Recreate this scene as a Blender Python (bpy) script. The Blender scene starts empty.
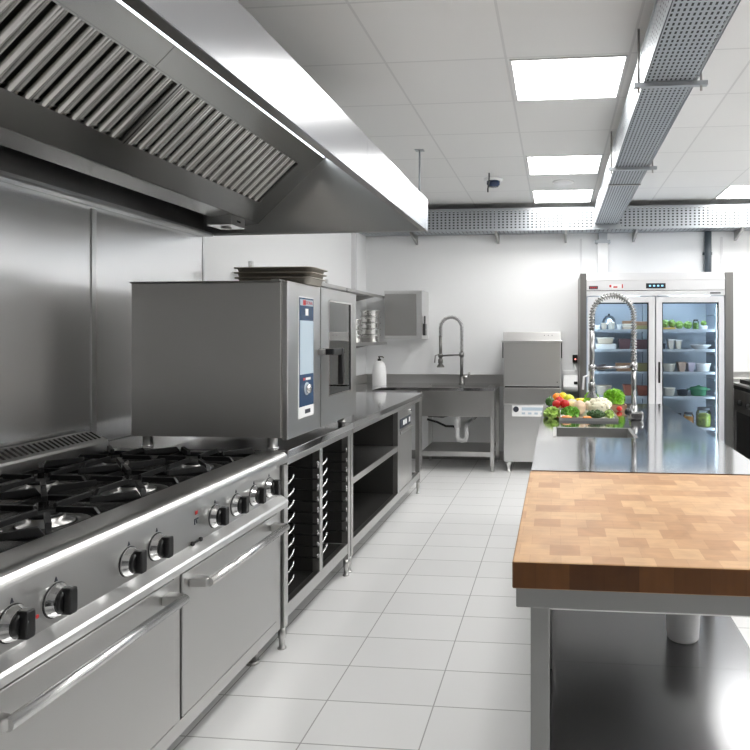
import bpy, bmesh, math, random
from mathutils import Vector, Matrix, noise
random.seed(7)
PI = math.pi
SC = bpy.context.scene
COL = SC.collection

# ------------------------------------------------------------------ materials
def new_mat(name):
    m = bpy.data.materials.new(name); m.use_nodes = True
    nt = m.node_tree; b = nt.nodes['Principled BSDF']
    return m, nt, b
def plain(name, col, rough=.5, metal=0, spec=.5, coat=0, bump=0, bscale=60, var=0, vscale=12):
    m, nt, b = new_mat(name)
    b.inputs['Base Color'].default_value = (*col, 1); b.inputs['Roughness'].default_value = rough
    b.inputs['Metallic'].default_value = metal; b.inputs['Specular IOR Level'].default_value = spec
    b.inputs['Coat Weight'].default_value = coat
    if var or bump:
        tc = nt.nodes.new('ShaderNodeTexCoord')
    if var:
        n = nt.nodes.new('ShaderNodeTexNoise'); n.inputs['Scale'].default_value = vscale; n.inputs['Detail'].default_value = 4
        nt.links.new(tc.outputs['Object'], n.inputs['Vector'])
        r = nt.nodes.new('ShaderNodeMapRange'); r.inputs['From Min'].default_value = .3; r.inputs['From Max'].default_value = .7
        r.inputs['To Min'].default_value = 1 - var; r.inputs['To Max'].default_value = 1 + var
        nt.links.new(n.outputs['Fac'], r.inputs['Value'])
        x = nt.nodes.new('ShaderNodeVectorMath'); x.operation = 'SCALE'; x.inputs[0].default_value = col
        nt.links.new(r.outputs['Result'], x.inputs['Scale']); nt.links.new(x.outputs['Vector'], b.inputs['Base Color'])
    if bump:
        n = nt.nodes.new('ShaderNodeTexNoise'); n.inputs['Scale'].default_value = bscale; n.inputs['Detail'].default_value = 3
        nt.links.new(tc.outputs['Object'], n.inputs['Vector'])
        bp = nt.nodes.new('ShaderNodeBump'); bp.inputs['Strength'].default_value = bump; bp.inputs['Distance'].default_value = .01
        nt.links.new(n.outputs['Fac'], bp.inputs['Height']); nt.links.new(bp.outputs['Normal'], b.inputs['Normal'])
    return m
def steel(name, col=(.56, .555, .545), rough=.28, stretch=(3, 3, 260), rv=.04, bump=.02, wave=0, aniso=0):
    m, nt, b = new_mat(name)
    b.inputs['Metallic'].default_value = 1
    tc = nt.nodes.new('ShaderNodeTexCoord')
    b.inputs['Roughness'].default_value = rough
    b.inputs['Base Color'].default_value = (*col, 1)
    if aniso:   # brushed: highlights smear across the brushing direction
        tg = nt.nodes.new('ShaderNodeTangent'); tg.direction_type = 'RADIAL'; tg.axis = 'Z'
        nt.links.new(tg.outputs[0], b.inputs['Tangent']); b.inputs['Anisotropic'].default_value = aniso
    last = None
    if wave:   # sheet metal is never dead flat: broad soft dents
        w = nt.nodes.new('ShaderNodeTexNoise'); w.inputs['Scale'].default_value = 1.3; w.inputs['Detail'].default_value = 1
        nt.links.new(tc.outputs['Object'], w.inputs['Vector'])
        b2 = nt.nodes.new('ShaderNodeBump'); b2.inputs['Strength'].default_value = wave; b2.inputs['Distance'].default_value = .05
        nt.links.new(w.outputs['Fac'], b2.inputs['Height']); last = b2
    if last: nt.links.new(last.outputs['Normal'], b.inputs['Normal'])
    return m
def emit(name, col, s):
    m, nt, b = new_mat(name)
    b.inputs['Base Color'].default_value = (*col, 1)
    b.inputs['Emission Color'].default_value = (*col, 1); b.inputs['Emission Strength'].default_value = s
    return m
def glass(name, tint, refl=1.0, rough=.02):
    m = bpy.data.materials.new(name); m.use_nodes = True; nt = m.node_tree; nt.nodes.clear()
    o = nt.nodes.new('ShaderNodeOutputMaterial'); mx = nt.nodes.new('ShaderNodeMixShader')
    t = nt.nodes.new('ShaderNodeBsdfTransparent'); t.inputs['Color'].default_value = (*tint, 1)
    g = nt.nodes.new('ShaderNodeBsdfGlossy'); g.inputs['Roughness'].default_value = rough
    f = nt.nodes.new('ShaderNodeFresnel'); f.inputs['IOR'].default_value = 1.45
    q = nt.nodes.new('ShaderNodeMath'); q.operation = 'MULTIPLY'; q.inputs[1].default_value = refl; q.use_clamp = True
    nt.links.new(f.outputs[0], q.inputs[0]); nt.links.new(q.outputs[0], mx.inputs[0])
    nt.links.new(t.outputs[0], mx.inputs[1]); nt.links.new(g.outputs[0], mx.inputs[2]); nt.links.new(mx.outputs[0], o.inputs[0])
    return m
def grid_mat(name, base, line, sx, sy, ox, oy, w, rough, spec, var=.02, noise_bump=0):
    """white tiles with joints every sx / sy metres along X / Y"""
    m, nt, b = new_mat(name); N = nt.nodes; L = nt.links
    geo = N.new('ShaderNodeTexCoord'); sep = N.new('ShaderNodeSeparateXYZ'); L.new(geo.outputs['Object'], sep.inputs[0])
    masks = []; cells = []
    for ax, s, o in (('X', sx, ox), ('Y', sy, oy)):
        a = N.new('ShaderNodeMath'); a.operation = 'SUBTRACT'; L.new(sep.outputs[ax], a.inputs[0]); a.inputs[1].default_value = o - 100 * s
        d = N.new('ShaderNodeMath'); d.operation = 'DIVIDE'; L.new(a.outputs[0], d.inputs[0]); d.inputs[1].default_value = s
        fl = N.new('ShaderNodeMath'); fl.operation = 'FLOOR'; L.new(d.outputs[0], fl.inputs[0]); cells.append(fl)
        fr = N.new('ShaderNodeMath'); fr.operation = 'PINGPONG'; L.new(d.outputs[0], fr.inputs[0]); fr.inputs[1].default_value = .5
        c = N.new('ShaderNodeMath'); c.operation = 'LESS_THAN'; L.new(fr.outputs[0], c.inputs[0]); c.inputs[1].default_value = w / s / 2
        masks.append(c)
    mx = N.new('ShaderNodeMath'); mx.operation = 'MAXIMUM'; L.new(masks[0].outputs[0], mx.inputs[0]); L.new(masks[1].outputs[0], mx.inputs[1])
    cb = N.new('ShaderNodeCombineXYZ'); L.new(cells[0].outputs[0], cb.inputs[0]); L.new(cells[1].outputs[0], cb.inputs[1])
    wn = N.new('ShaderNodeTexWhiteNoise'); L.new(cb.outputs[0], wn.inputs['Vector'])
    mr = N.new('ShaderNodeMapRange'); L.new(wn.outputs['Value'], mr.inputs['Value']); mr.inputs['To Min'].default_value = 1 - var; mr.inputs['To Max'].default_value = 1
    sc = N.new('ShaderNodeVectorMath'); sc.operation = 'SCALE'; sc.inputs[0].default_value = base; L.new(mr.outputs[0], sc.inputs['Scale'])
    mc = N.new('ShaderNodeMix'); mc.data_type = 'RGBA'; L.new(mx.outputs[0], mc.inputs['Factor']); L.new(sc.outputs[0], mc.inputs['A']); mc.inputs['B'].default_value = (*line, 1)
    L.new(mc.outputs['Result'], b.inputs['Base Color'])
    b.inputs['Roughness'].default_value = rough; b.inputs['Specular IOR Level'].default_value = spec
    inv = N.new('ShaderNodeMath'); inv.operation = 'SUBTRACT'; inv.inputs[0].default_value = 1; L.new(mx.outputs[0], inv.inputs[1])
    bp = N.new('ShaderNodeBump'); bp.inputs['Strength'].default_value = .25; bp.inputs['Distance'].default_value = .002
    L.new(inv.outputs[0], bp.inputs['Height']); L.new(bp.outputs[0], b.inputs['Normal'])
    return m
def wood_mat(name, c1, c2, axes, bw, rh, seed, rough=.38):
    m, nt, b = new_mat(name); N = nt.nodes; L = nt.links
    tc = N.new('ShaderNodeTexCoord'); sep = N.new('ShaderNodeSeparateXYZ'); L.new(tc.outputs['Object'], sep.inputs[0])
    cb = N.new('ShaderNodeCombineXYZ'); L.new(sep.outputs[axes[0]], cb.inputs[0]); L.new(sep.outputs[axes[1]], cb.inputs[1])
    br = N.new('ShaderNodeTexBrick'); br.offset = .37; br.offset_frequency = 2; br.squash = 1
    L.new(cb.outputs[0], br.inputs['Vector']); br.inputs['Scale'].default_value = 1
    br.inputs['Brick Width'].default_value = bw; br.inputs['Row Height'].default_value = rh
    br.inputs['Mortar Size'].default_value = .0003; br.inputs['Mortar Smooth'].default_value = .6; br.inputs['Bias'].default_value = -.15
    br.inputs['Color1'].default_value = (*c1, 1); br.inputs['Color2'].default_value = (*c2, 1)
    br.inputs['Mortar'].default_value = (*[x * .75 for x in c2], 1)
    n = N.new('ShaderNodeTexNoise'); n.inputs['Scale'].default_value = 9; n.inputs['Detail'].default_value = 6; n.inputs['Distortion'].default_value = 1.4
    L.new(tc.outputs['Object'], n.inputs['Vector'])
    mr = N.new('ShaderNodeMapRange'); mr.inputs['From Min'].default_value = .3; mr.inputs['From Max'].default_value = .7
    mr.inputs['To Min'].default_value = .88; mr.inputs['To Max'].default_value = 1.1; L.new(n.outputs['Fac'], mr.inputs['Value'])
    mp = N.new('ShaderNodeMapping'); mp.inputs['Scale'].default_value = (60, 12, 5) if axes == 'XZ' else ((12, 60, 5) if axes == 'YZ' else (14, 70, 40)); L.new(tc.outputs['Object'], mp.inputs['Vector'])
    g = N.new('ShaderNodeTexNoise'); g.inputs['Scale'].default_value = 1; g.inputs['Detail'].default_value = 3; L.new(mp.outputs[0], g.inputs['Vector'])
    mr2 = N.new('ShaderNodeMapRange'); mr2.inputs['From Min'].default_value = .3; mr2.inputs['From Max'].default_value = .7
    mr2.inputs['To Min'].default_value = .93; mr2.inputs['To Max'].default_value = 1.06; L.new(g.outputs['Fac'], mr2.inputs['Value'])
    mu = N.new('ShaderNodeMath'); mu.operation = 'MULTIPLY'; L.new(mr.outputs[0], mu.inputs[0]); L.new(mr2.outputs[0], mu.inputs[1])
    sc = N.new('ShaderNodeVectorMath'); sc.operation = 'SCALE'; L.new(br.outputs['Color'], sc.inputs[0]); L.new(mu.outputs[0], sc.inputs['Scale'])
    L.new(sc.outputs[0], b.inputs['Base Color']); b.inputs['Roughness'].default_value = rough; b.inputs['Specular IOR Level'].default_value = .35
    return m

M = {}
M['steel'] = steel('brushed_steel', aniso=.45)
M['steel_v'] = steel('brushed_steel_vertical', rough=.36, stretch=(260, 260, 3))
M['steel_hood'] = steel('hood_steel', (.42, .425, .44), .24, (2, 2, 220), .05, .015, .0, .4)
M['steel_hood_end'] = steel('hood_end_steel', (.62, .62, .615), .3, wave=.04)
M['steel_dark'] = steel('dull_steel', (.4, .395, .385), .34)
M['steel_inner'] = steel('inner_steel', (.2, .197, .19), .4)  # darker steel; the counter bays' shade is put into this colour
M['steel_oven'] = steel('oven_steel', (.6, .59, .575), .38, (3, 3, 300), .05, .02, .03, .5)
M['steel_light'] = steel('light_steel', (.68, .68, .675), .3)
M['steel_top'] = steel('polished_worktop', (.6, .6, .605), .09, (160, 5, 5), .025, .01)
M['steel_island'] = steel('island_worktop', (.56, .57, .59), .1, (160, 5, 5), .025, .01)
M['fridge_alu'] = plain('fridge_frame', (.74, .745, .76), .32, .3)
M['pan_steel'] = plain('pan_steel', (.5, .465, .41), .42, .55)
M['steel_hood_in'] = steel('hood_inner_steel', (.36, .36, .352), .26, wave=.03)
M['steel_wall'] = steel('wall_steel', (.76, .76, .76), .26, (3, 3, 240), .05, .02, .12, .4)
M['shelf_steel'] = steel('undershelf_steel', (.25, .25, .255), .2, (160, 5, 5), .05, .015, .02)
M['basin'] = steel('basin_steel', (.42, .42, .41), .45)
M['baffle'] = steel('baffle_steel', (.68, .67, .65), .18)
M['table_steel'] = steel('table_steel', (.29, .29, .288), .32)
M['handle'] = steel('handle_steel', (.72, .72, .715), .24)
M['faucet'] = steel('faucet_steel', (.36, .36, .36), .22)
M['galv'] = steel('galvanised_steel', (.45, .475, .5), .5, (40, 40, 40), .08, .02)
M['chrome'] = steel('chrome', (.66, .66, .66), .12, (20, 20, 20), .03, 0)
M['iron'] = plain('cast_iron', (.008, .008, .0085), .42, 0, .35)
M['enamel'] = plain('black_enamel', (.02, .02, .02), .22, 0, .5)
M['black'] = plain('black_plastic', (.007, .007, .0075), .3)
M['rubber'] = plain('black_rubber', (.02, .02, .02), .6)
M['dark'] = plain('dark_cavity', (.02, .02, .02), .7)
M['white'] = plain('white_plastic', (.82, .82, .82), .35)
M['paint'] = plain('white_wall_paint', (.86, .865, .87), .6, spec=.3, bump=.03, bscale=250)
M['trimw'] = plain('white_trim', (.72, .72, .73), .45)
M['floor'] = grid_mat('floor_tiles', (.83, .83, .825), (.42, .42, .41), .418, .264, -.888, 2.17, .005, .24, .5, .03)
M['ceiling'] = grid_mat('ceiling_tiles', (.74, .74, .735), (.62, .62, .62), .64, .62, -.265 - .64, 2.735, .013, .8, .2, .02)
M['panel'] = emit('light_panel', (1, .99, .97), 7)
M['led'] = emit('fridge_led', (.8, .92, 1), 7)
M['ledbar'] = emit('fridge_led_bar', (.8, .92, 1), 14)
M['hoodlamp'] = emit('hood_strip_lamp', (.9, .97, 1), 1.6)
M['lampglass'] = plain('lamp_glass', (.45, .52, .55), .1)
M['glass_fridge'] = glass('fridge_glass', (.93, .96, .98), .8)
M['glass_oven'] = glass('oven_glass', (.2, .33, .36), 1.9)
M['liner'] = plain('fridge_liner', (.45, .5, .56), .4, .3)
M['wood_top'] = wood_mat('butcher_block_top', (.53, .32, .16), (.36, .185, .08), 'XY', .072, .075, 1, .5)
M['wood_front'] = wood_mat('butcher_block_front', (.17, .066, .019), (.075, .027, .008), 'XZ', .078, .5, 2, .35)  # darker side grain, with the front's shade also put into the colour
M['wood_side'] = wood_mat('butcher_block_side', (.17, .066, .019), (.075, .027, .008), 'YZ', .078, .5, 3, .35)  # same darker grain with shade in the colour
M['blue'] = plain('navy_panel', (.025, .06, .13), .25)
M['screen'] = plain('pale_screen', (.5, .6, .68), .08, spec=.6)
M['red'] = plain('red_mark', (.5, .02, .02), .4)
M['cyan'] = emit('display_glow', (.25, .55, .8), .6)
M['ink'] = plain('dark_ink', (.03, .035, .05), .5)
M['alu'] = steel('aluminium', (.66, .655, .64), .26, (6, 6, 60), .05, .02)
M['sensor'] = plain('blue_black_lens', (.02, .035, .08), .15)

# ------------------------------------------------------------------ mesh helpers
class MB:
    def __init__(s): s.bm = bmesh.new()
    def box(s, x0, x1, y0, y1, z0, z1):
        v = [s.bm.verts.new((x, y, z)) for x in (x0, x1) for y in (y0, y1) for z in (z0, z1)]
        for f in ((0, 1, 3, 2), (4, 6, 7, 5), (0, 4, 5, 1), (2, 3, 7, 6), (0, 2, 6, 4), (1, 5, 7, 3)):
            s.bm.faces.new([v[i] for i in f])
        return s
    def prism(s, pts, axis, a, b):
        """2-D outline swept along an axis; pts are (x,z) for 'y', (y,z) for 'x', (x,y) for 'z'"""
        def P(p, t): return {'y': (p[0], t, p[1]), 'x': (t, p[0], p[1]), 'z': (p[0], p[1], t)}[axis]
        A = [s.bm.verts.new(P(p, a)) for p in pts]; B = [s.bm.verts.new(P(p, b)) for p in pts]
        n = len(pts)
        s.bm.faces.new(A[::-1]); s.bm.faces.new(B)
        for i in range(n): s.bm.faces.new((A[i], A[(i + 1) % n], B[(i + 1) % n], B[i]))
        return s
    def shell(s, pts, axis, a, b, t):
        """open sheet-metal profile of thickness t along an axis (offset along the profile normal)"""
        n = len(pts); off = []
        for i in range(n):
            p0 = Vector(pts[max(i - 1, 0)]); p1 = Vector(pts[min(i + 1, n - 1)]); d = (p1 - p0).normalized()
            off.append((pts[i][0] - d.y * t, pts[i][1] + d.x * t))
        return s.prism(list(pts) + off[::-1], axis, a, b)
    def cyl(s, p0, p1, r, seg=20, r2=None, cap=True):
        p0, p1 = Vector(p0), Vector(p1); d = p1 - p0
        r2 = r if r2 is None else r2
        q = d.to_track_quat('Z', 'Y')
        A = [s.bm.verts.new(p0 + q @ Vector((r * math.cos(2 * PI * i / seg), r * math.sin(2 * PI * i / seg), 0))) for i in range(seg)]
        B = [s.bm.verts.new(p1 + q @ Vector((r2 * math.cos(2 * PI * i / seg), r2 * math.sin(2 * PI * i / seg), 0))) for i in range(seg)]
        for i in range(seg):
            s.bm.faces.new((A[i], A[(i + 1) % seg], B[(i + 1) % seg], B[i])).smooth = True
        if cap: s.bm.faces.new(A[::-1]); s.bm.faces.new(B)
        return s
    def tube(s, pts, r, seg=10, close=False):
        pts = [Vector(p) for p in pts]; rings = []; n = len(pts); up = None
        for i, p in enumerate(pts):
            d = (pts[min(i + 1, n - 1)] - pts[max(i - 1, 0)]).normalized()
            if up is None:
                up = Vector((0, 0, 1)) if abs(d.z) < .9 else Vector((1, 0, 0))
            a = d.cross(up).normalized(); b2 = a.cross(d).normalized(); up = b2
            rr = r[i] if isinstance(r, (list, tuple)) else r
            rings.append([s.bm.verts.new(p + a * rr * math.cos(2 * PI * k / seg) + b2 * rr * math.sin(2 * PI * k / seg)) for k in range(seg)])
        for i in range(n - 1):
            for k in range(seg):
                s.bm.faces.new((rings[i][k], rings[i][(k + 1) % seg], rings[i + 1][(k + 1) % seg], rings[i + 1][k])).smooth = True
        s.bm.faces.new(rings[0][::-1]); s.bm.faces.new(rings[-1])
        return s
    def lathe(s, prof, c, axis='z', seg=24, sharp=False):
        """prof: (radius, height) pairs"""
        c = Vector(c); rings = []
        def P(r, h, t):
            a, b2 = r * math.cos(t), r * math.sin(t)
            return c + {'z': Vector((a, b2, h)), 'x': Vector((h, a, b2)), 'y': Vector((b2, h, a))}[axis]
        for r, h in prof:
            if r < 1e-6: rings.append([s.bm.verts.new(P(0, h, 0))])
            else: rings.append([s.bm.verts.new(P(r, h, 2 * PI * k / seg)) for k in range(seg)])
        for A, B in zip(rings[:-1], rings[1:]):
            for k in range(seg):
                k2 = (k + 1) % seg
                if len(A) == 1 and len(B) == 1: continue
                vs = (A[0], B[k2], B[k]) if len(A) == 1 else ((A[k], A[k2], B[0]) if len(B) == 1 else (A[k], A[k2], B[k2], B[k]))
                s.bm.faces.new(vs).smooth = not sharp
        if len(rings[0]) > 1: s.bm.faces.new(rings[0][::-1])
        if len(rings[-1]) > 1: s.bm.faces.new(rings[-1])
        return s
    def ball(s, c, r, sub=3, fn=None):
        r = r if isinstance(r, (tuple, list)) else (r, r, r)
        g = bmesh.ops.create_icosphere(s.bm, subdivisions=sub, radius=1)
        for v in g['verts']:
            k = fn(v.co.copy()) if fn else 1
            v.co = Vector((c[0] + v.co.x * r[0] * k, c[1] + v.co.y * r[1] * k, c[2] + v.co.z * r[2] * k))
        for v in g['verts']:
            for f in v.link_faces: f.smooth = True
        return s
    def floor(s, z):
        for v in s.bm.verts: v.co.z = max(v.co.z, z)
        return s
    def sheet(s, o, u, v, nu, nv, hu, hv, stag=False):
        """perforated plate: nu x nv cells of size |u| x |v| with a slot of hu x hv of the cell"""
        o, u, v = Vector(o), Vector(u), Vector(v)
        for i in range(nu):
            for j in range(nv):
                c = o + u * (i + .5) + v * (j + .5)
                O = [c - u * .5 - v * .5, c + u * .5 - v * .5, c + u * .5 + v * .5, c - u * .5 + v * .5]
                I = [c - u * hu / 2 - v * hv / 2, c + u * hu / 2 - v * hv / 2, c + u * hu / 2 + v * hv / 2, c - u * hu / 2 + v * hv / 2]
                O = [s.bm.verts.new(p) for p in O]; I = [s.bm.verts.new(p) for p in I]
                for k in range(4): s.bm.faces.new((O[k], O[(k + 1) % 4], I[(k + 1) % 4], I[k]))
        return s
    def build(s, name, mat, parent=None, bevel=0, bseg=2, recalc=True):
        if recalc: bmesh.ops.recalc_face_normals(s.bm, faces=s.bm.faces)
        o = Vector(ROOT.get(parent.name, (0, 0, 0))) if parent else Vector((0, 0, 0))
        if o.length: bmesh.ops.translate(s.bm, verts=s.bm.verts, vec=-o)
        me = bpy.data.meshes.new(name); s.bm.to_mesh(me); s.bm.free()
        for m in (mat if isinstance(mat, (list, tuple)) else (mat,)): me.materials.append(m)
        ob = bpy.data.objects.new(name, me); COL.objects.link(ob)
        if parent: ob.parent = parent
        ROOT[ob.name] = tuple(o)
        if bevel:
            b = ob.modifiers.new('edge', 'BEVEL'); b.width = bevel; b.segments = bseg; b.limit_method = 'ANGLE'; b.angle_limit = math.radians(40)
        return ob
ROOT = {}
def tag(o, label, cat, group=None, kind=None):
    o['label'] = label; o['category'] = cat
    if group: o['group'] = group
    if kind: o['kind'] = kind
    return o
def thing(name, loc, label, cat, group=None):
    e = bpy.data.objects.new(name, None); e.empty_display_size = .1; COL.objects.link(e); e.location = loc
    ROOT[e.name] = tuple(loc); return tag(e, label, cat, group)
def single(mb, name, mat, base, label, cat, group=None, bevel=0, kind=None):
    """a thing that is one mesh, its origin at its base"""
    bmesh.ops.recalc_face_normals(mb.bm, faces=mb.bm.faces)
    bmesh.ops.translate(mb.bm, verts=mb.bm.verts, vec=-Vector(base))
    o = mb.build(name, mat, None, bevel, recalc=False); o.location = base; ROOT[o.name] = tuple(base)
    return tag(o, label, cat, group, kind)
def struct(name, mb, mat, label=None, bevel=0):
    o = mb.build(name, mat, None, bevel); o['kind'] = 'structure'
    o['label'] = label or name.replace('_', ' '); o['category'] = name.split('_')[0]
    return o
def dup(root, loc, label=None, group=None):
    r = root.copy(); COL.objects.link(r); r.location = loc; ROOT[r.name] = tuple(loc)
    if label: r['label'] = label
    if group: r['group'] = group
    for ch in list(root.children):
        c = ch.copy(); COL.objects.link(c); c.parent = r
        for g in list(ch.children):
            d = g.copy(); COL.objects.link(d); d.parent = c
    return r
def text(body, size, loc, rot, mat, parent, name='lettering', ext=.0003):
    cu = bpy.data.curves.new(name, 'FONT'); cu.body = body; cu.size = size; cu.align_x = 'CENTER'; cu.align_y = 'CENTER'; cu.extrude = ext
    cu.materials.append(mat)
    tmp = bpy.data.objects.new('lettering_source', cu); me = bpy.data.meshes.new_from_object(tmp); bpy.data.objects.remove(tmp); bpy.data.curves.remove(cu)
    o = bpy.data.objects.new(name, me); COL.objects.link(o); o.parent = parent
    o.location = Vector(loc) - Vector(ROOT.get(parent.name, (0, 0, 0))); o.rotation_euler = rot; ROOT[o.name] = ROOT.get(parent.name, (0, 0, 0))
    return o
RX = (PI / 2, 0, PI / 2)      # lettering that faces +X
RY = (PI / 2, 0, 0)           # lettering that faces -Y
def foot(x, y, z1, parent, r=.017, name='foot', mat=None):
    return MB().lathe([(r * 1.15, 0), (r * 1.15, .006), (r * .75, .01), (r * .75, z1 * .45), (r, z1 * .5), (r, z1)], (x, y, 0), seg=16).build(name, mat or M['steel'], parent)

# ------------------------------------------------------------------ camera
WX, BY, CZ = -2.2, 7.3, 2.865
cam = bpy.data.cameras.new('camera'); co = bpy.data.objects.new('camera', cam); COL.objects.link(co)
co.location = (0, 0, 1.42); co.rotation_euler = (PI / 2, 0, math.radians(5.38))
cam.sensor_width = 36; cam.sensor_fit = 'HORIZONTAL'; cam.lens = 645 / 750 * 36
cam.shift_x = (375 - 496) / 750; cam.shift_y = (335 - 375) / 750; cam.clip_start = .02
SC.camera = co

# ------------------------------------------------------------------ setting
RXW, FY = 3.4, -3.6
struct('floor', MB().box(WX, RXW, FY, BY, -.1, 0), M['floor'], 'light grey tiled floor')
struct('ceiling', MB().box(WX, RXW, FY, BY, CZ, CZ + .05), M['ceiling'], 'white suspended tile ceiling')
struct('wall_left', MB().box(WX - .1, WX, FY, BY, -.1, CZ), M['paint'], 'white wall behind the cooking line')
struct('wall_back', MB().box(WX - .1, RXW + .1, BY, BY + .1, -.1, CZ), M['paint'], 'white back wall')
struct('wall_right', MB().box(RXW, RXW + .1, FY, BY, -.1, CZ), M['paint'], 'white right wall')
struct('wall_rear', MB().box(WX - .1, RXW + .1, FY - .1, FY, -.1, CZ), plain('grey_rear_wall', (.3, .3, .305), .7), 'unseen dark grey wall added behind the camera to dim the fronts')  # unseen wall, toned dark so surfaces facing the camera stay dim
struct('baseboard_back', MB().box(WX, RXW, BY - .012, BY, 0, .1), M['steel_dark'], 'steel skirting along the back wall')
# steel cladding behind the range
struct('trim_1', MB().box(WX, WX + .008, .3, 2.868, .5, 2.03), M['steel_wall'], 'brushed steel wall sheet behind the range', .001)
struct('trim_2', MB().box(WX, WX + .008, 2.872, 3.83, .5, 2.03), M['steel_wall'], 'brushed steel wall sheet behind the oven', .001)
struct('trim_3', MB().box(WX + .008, WX + .014, 2.855, 2.885, .5, 2.02), M['steel_light'], 'cover strip over the steel sheet joint')
struct('trim_4', MB().box(WX, WX + .012, 3.822, 3.836, .9, 2.03), M['steel_light'], 'edge strip of the steel cladding')
for i, (x, z0) in enumerate(((.27, 2.0), (1.806, 0))):
    struct('trim_%d' % (5 + i), MB().box(x - .012, x + .012, BY - .006, BY, z0, 2.5), M['trimw'], 'thin joint strip on the back wall')
struct('trim_7', MB().box(WX, WX + .05, 6.76, 6.8, 1.9, 2.865).box(WX, WX + .03, 6.83, 6.85, 1.9, 2.865), M['trimw'], 'pipe casing on the left wall')

# ceiling lights (the panels in view, then unseen ones added to light the room)
lx = [(-.235, 3.385, 'ceiling light panel nearest the camera beside the cable tray'), (-.235, 5.225, 'second ceiling light panel from the camera, before the round speaker'),
      (-.235, 6.46, 'ceiling light panel behind the round speaker, close to the back wall'), (1.675, 6.42, 'ceiling light panel on the far right beyond the cable tray')]
L0 = thing('ceiling_light', (lx[0][0] + .295, lx[0][1] + .285, CZ), lx[0][2], 'ceiling light', 'square ceiling light panels')
fr = MB()
for a in ((-.235, .355, 3.375, 3.387), (-.235, .355, 3.955, 3.967), (-.247, -.235, 3.375, 3.967), (.355, .367, 3.375, 3.967)): fr.box(*a, CZ - .006, CZ)
fr.build('frame', M['trimw'], L0)
MB().box(-.235, .355, 3.387, 3.955, CZ - .004, CZ - .001).build('diffuser', M['panel'], L0)
for x, y, lb in lx[1:]: dup(L0, (x + .295, y + .285, CZ), lb)
for x, y in ((-.235, 1.525), (1.675, 4.565), (1.675, 2.765), (1.675, .905), (2.555, 6.46), (2.555, 4.565), (2.555, 2.765), (2.555, .905)):
    dup(L0, (x + .295, y + .285, CZ), 'unseen square ceiling light panel added to light the room')

t = thing('ceiling_speaker', (.06, 6.12, CZ), 'round white speaker in the ceiling between two light panels', 'speaker')
MB().lathe([(.1, 0), (.1, -.006), (.088, -.012)], (.06, 6.12, CZ), seg=32).build('rim', M['white'], t)
MB().lathe([(.087, -.0115), (.085, -.014), (0, -.016)], (.06, 6.12, CZ), seg=32).build('grille', M['trimw'], t)
t = thing('smoke_detector', (-.585, 5.95, CZ), 'white and dark blue smoke detector on the ceiling left of the lights', 'smoke detector')
MB().lathe([(.085, 0), (.085, -.012), (.07, -.022)], (-.585, 5.95, CZ), seg=28).build('base', M['white'], t)
MB().lathe([(.062, -.022), (.062, -.05), (.045, -.07), (0, -.072)], (-.585, 5.95, CZ), seg=28).build('lens', M['sensor'], t)
single(MB().tube([(-.6, 5.72, CZ), (-.6, 5.72, CZ - .03), (-.602, 5.72, CZ - .08), (-.612, 5.725, CZ - .14), (-.612, 5.725, CZ - .17)], .0065, 8), 'cable', M['rubber'], (-.6, 5.72, CZ),
       'short black cable dangling from the ceiling under the smoke detector', 'cable')
t = thing('threaded_rod', (-1.067, 4.96, CZ), 'thin steel rod hanging from the ceiling behind the hood corner', 'rod')
MB().cyl((-1.067, 4.96, CZ), (-1.067, 4.96, 2.42), .007, 10).build('rod', M['galv'], t)
MB().box(-1.1, -1.034, 4.93, 4.99, CZ - .006, CZ).build('plate', M['galv'], t)

# ------------------------------------------------------------------ cable trays
def cable_tray_long():
    x0, x1, y0, y1, z0, z1 = .408, .652, 1.6, 6.99, 2.61, 2.79
    t = thing('cable_tray', (.53, 4.3, z0), 'long perforated cable tray running lengthwise under the ceiling', 'cable tray', 'perforated cable trays')
    n = int((y1 - y0) / .036)
    MB().sheet((x0 + .005, y0, z0), (0, (y1 - y0) / n, 0), ((x1 - x0 - .01) / 11, 0, 0), n, 11, .62, .42).build('bottom_plate', M['galv'], t)
    for x in (x0, x1):
        MB().sheet((x, y0, z0 + .02), (0, (y1 - y0) / n, 0), (0, 0, .15 / 6), n, 6, .35, .3).box(x - .001, x + .001, y0, y1, z0, z0 + .02).box(x - .004, x + .004, y0, y1, z1 - .012, z1).build('side_rail', M['galv'], t)
    MB().box(x0 + .01, x1 - .01, y0, y1 - .01, z0 + .012, z1 - .03).build('dark_cable_fill', M['rubber'], t)  # black block for the cables, raised so the holes look shaded inside
    MB().box(x0 - .006, x1 + .006, 5.16, 5.185, z0 - .008, z0 - .001).build('joint_strip', M['steel_dark'], t)
    for y in (3.1, 4.64):
        b = MB().box(x0 - .045, x1 + .05, y - .014, y + .014, z0 - .022, z0 - .001).build('cross_bracket', M['galv'], t)
        for x in (x0 - .022, x1 + .022):
            MB().cyl((x, y, z0 - .045), (x, y, CZ), .006, 8).build('hanger_rod', M['steel_dark'], b)
cable_tray_long()
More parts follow.
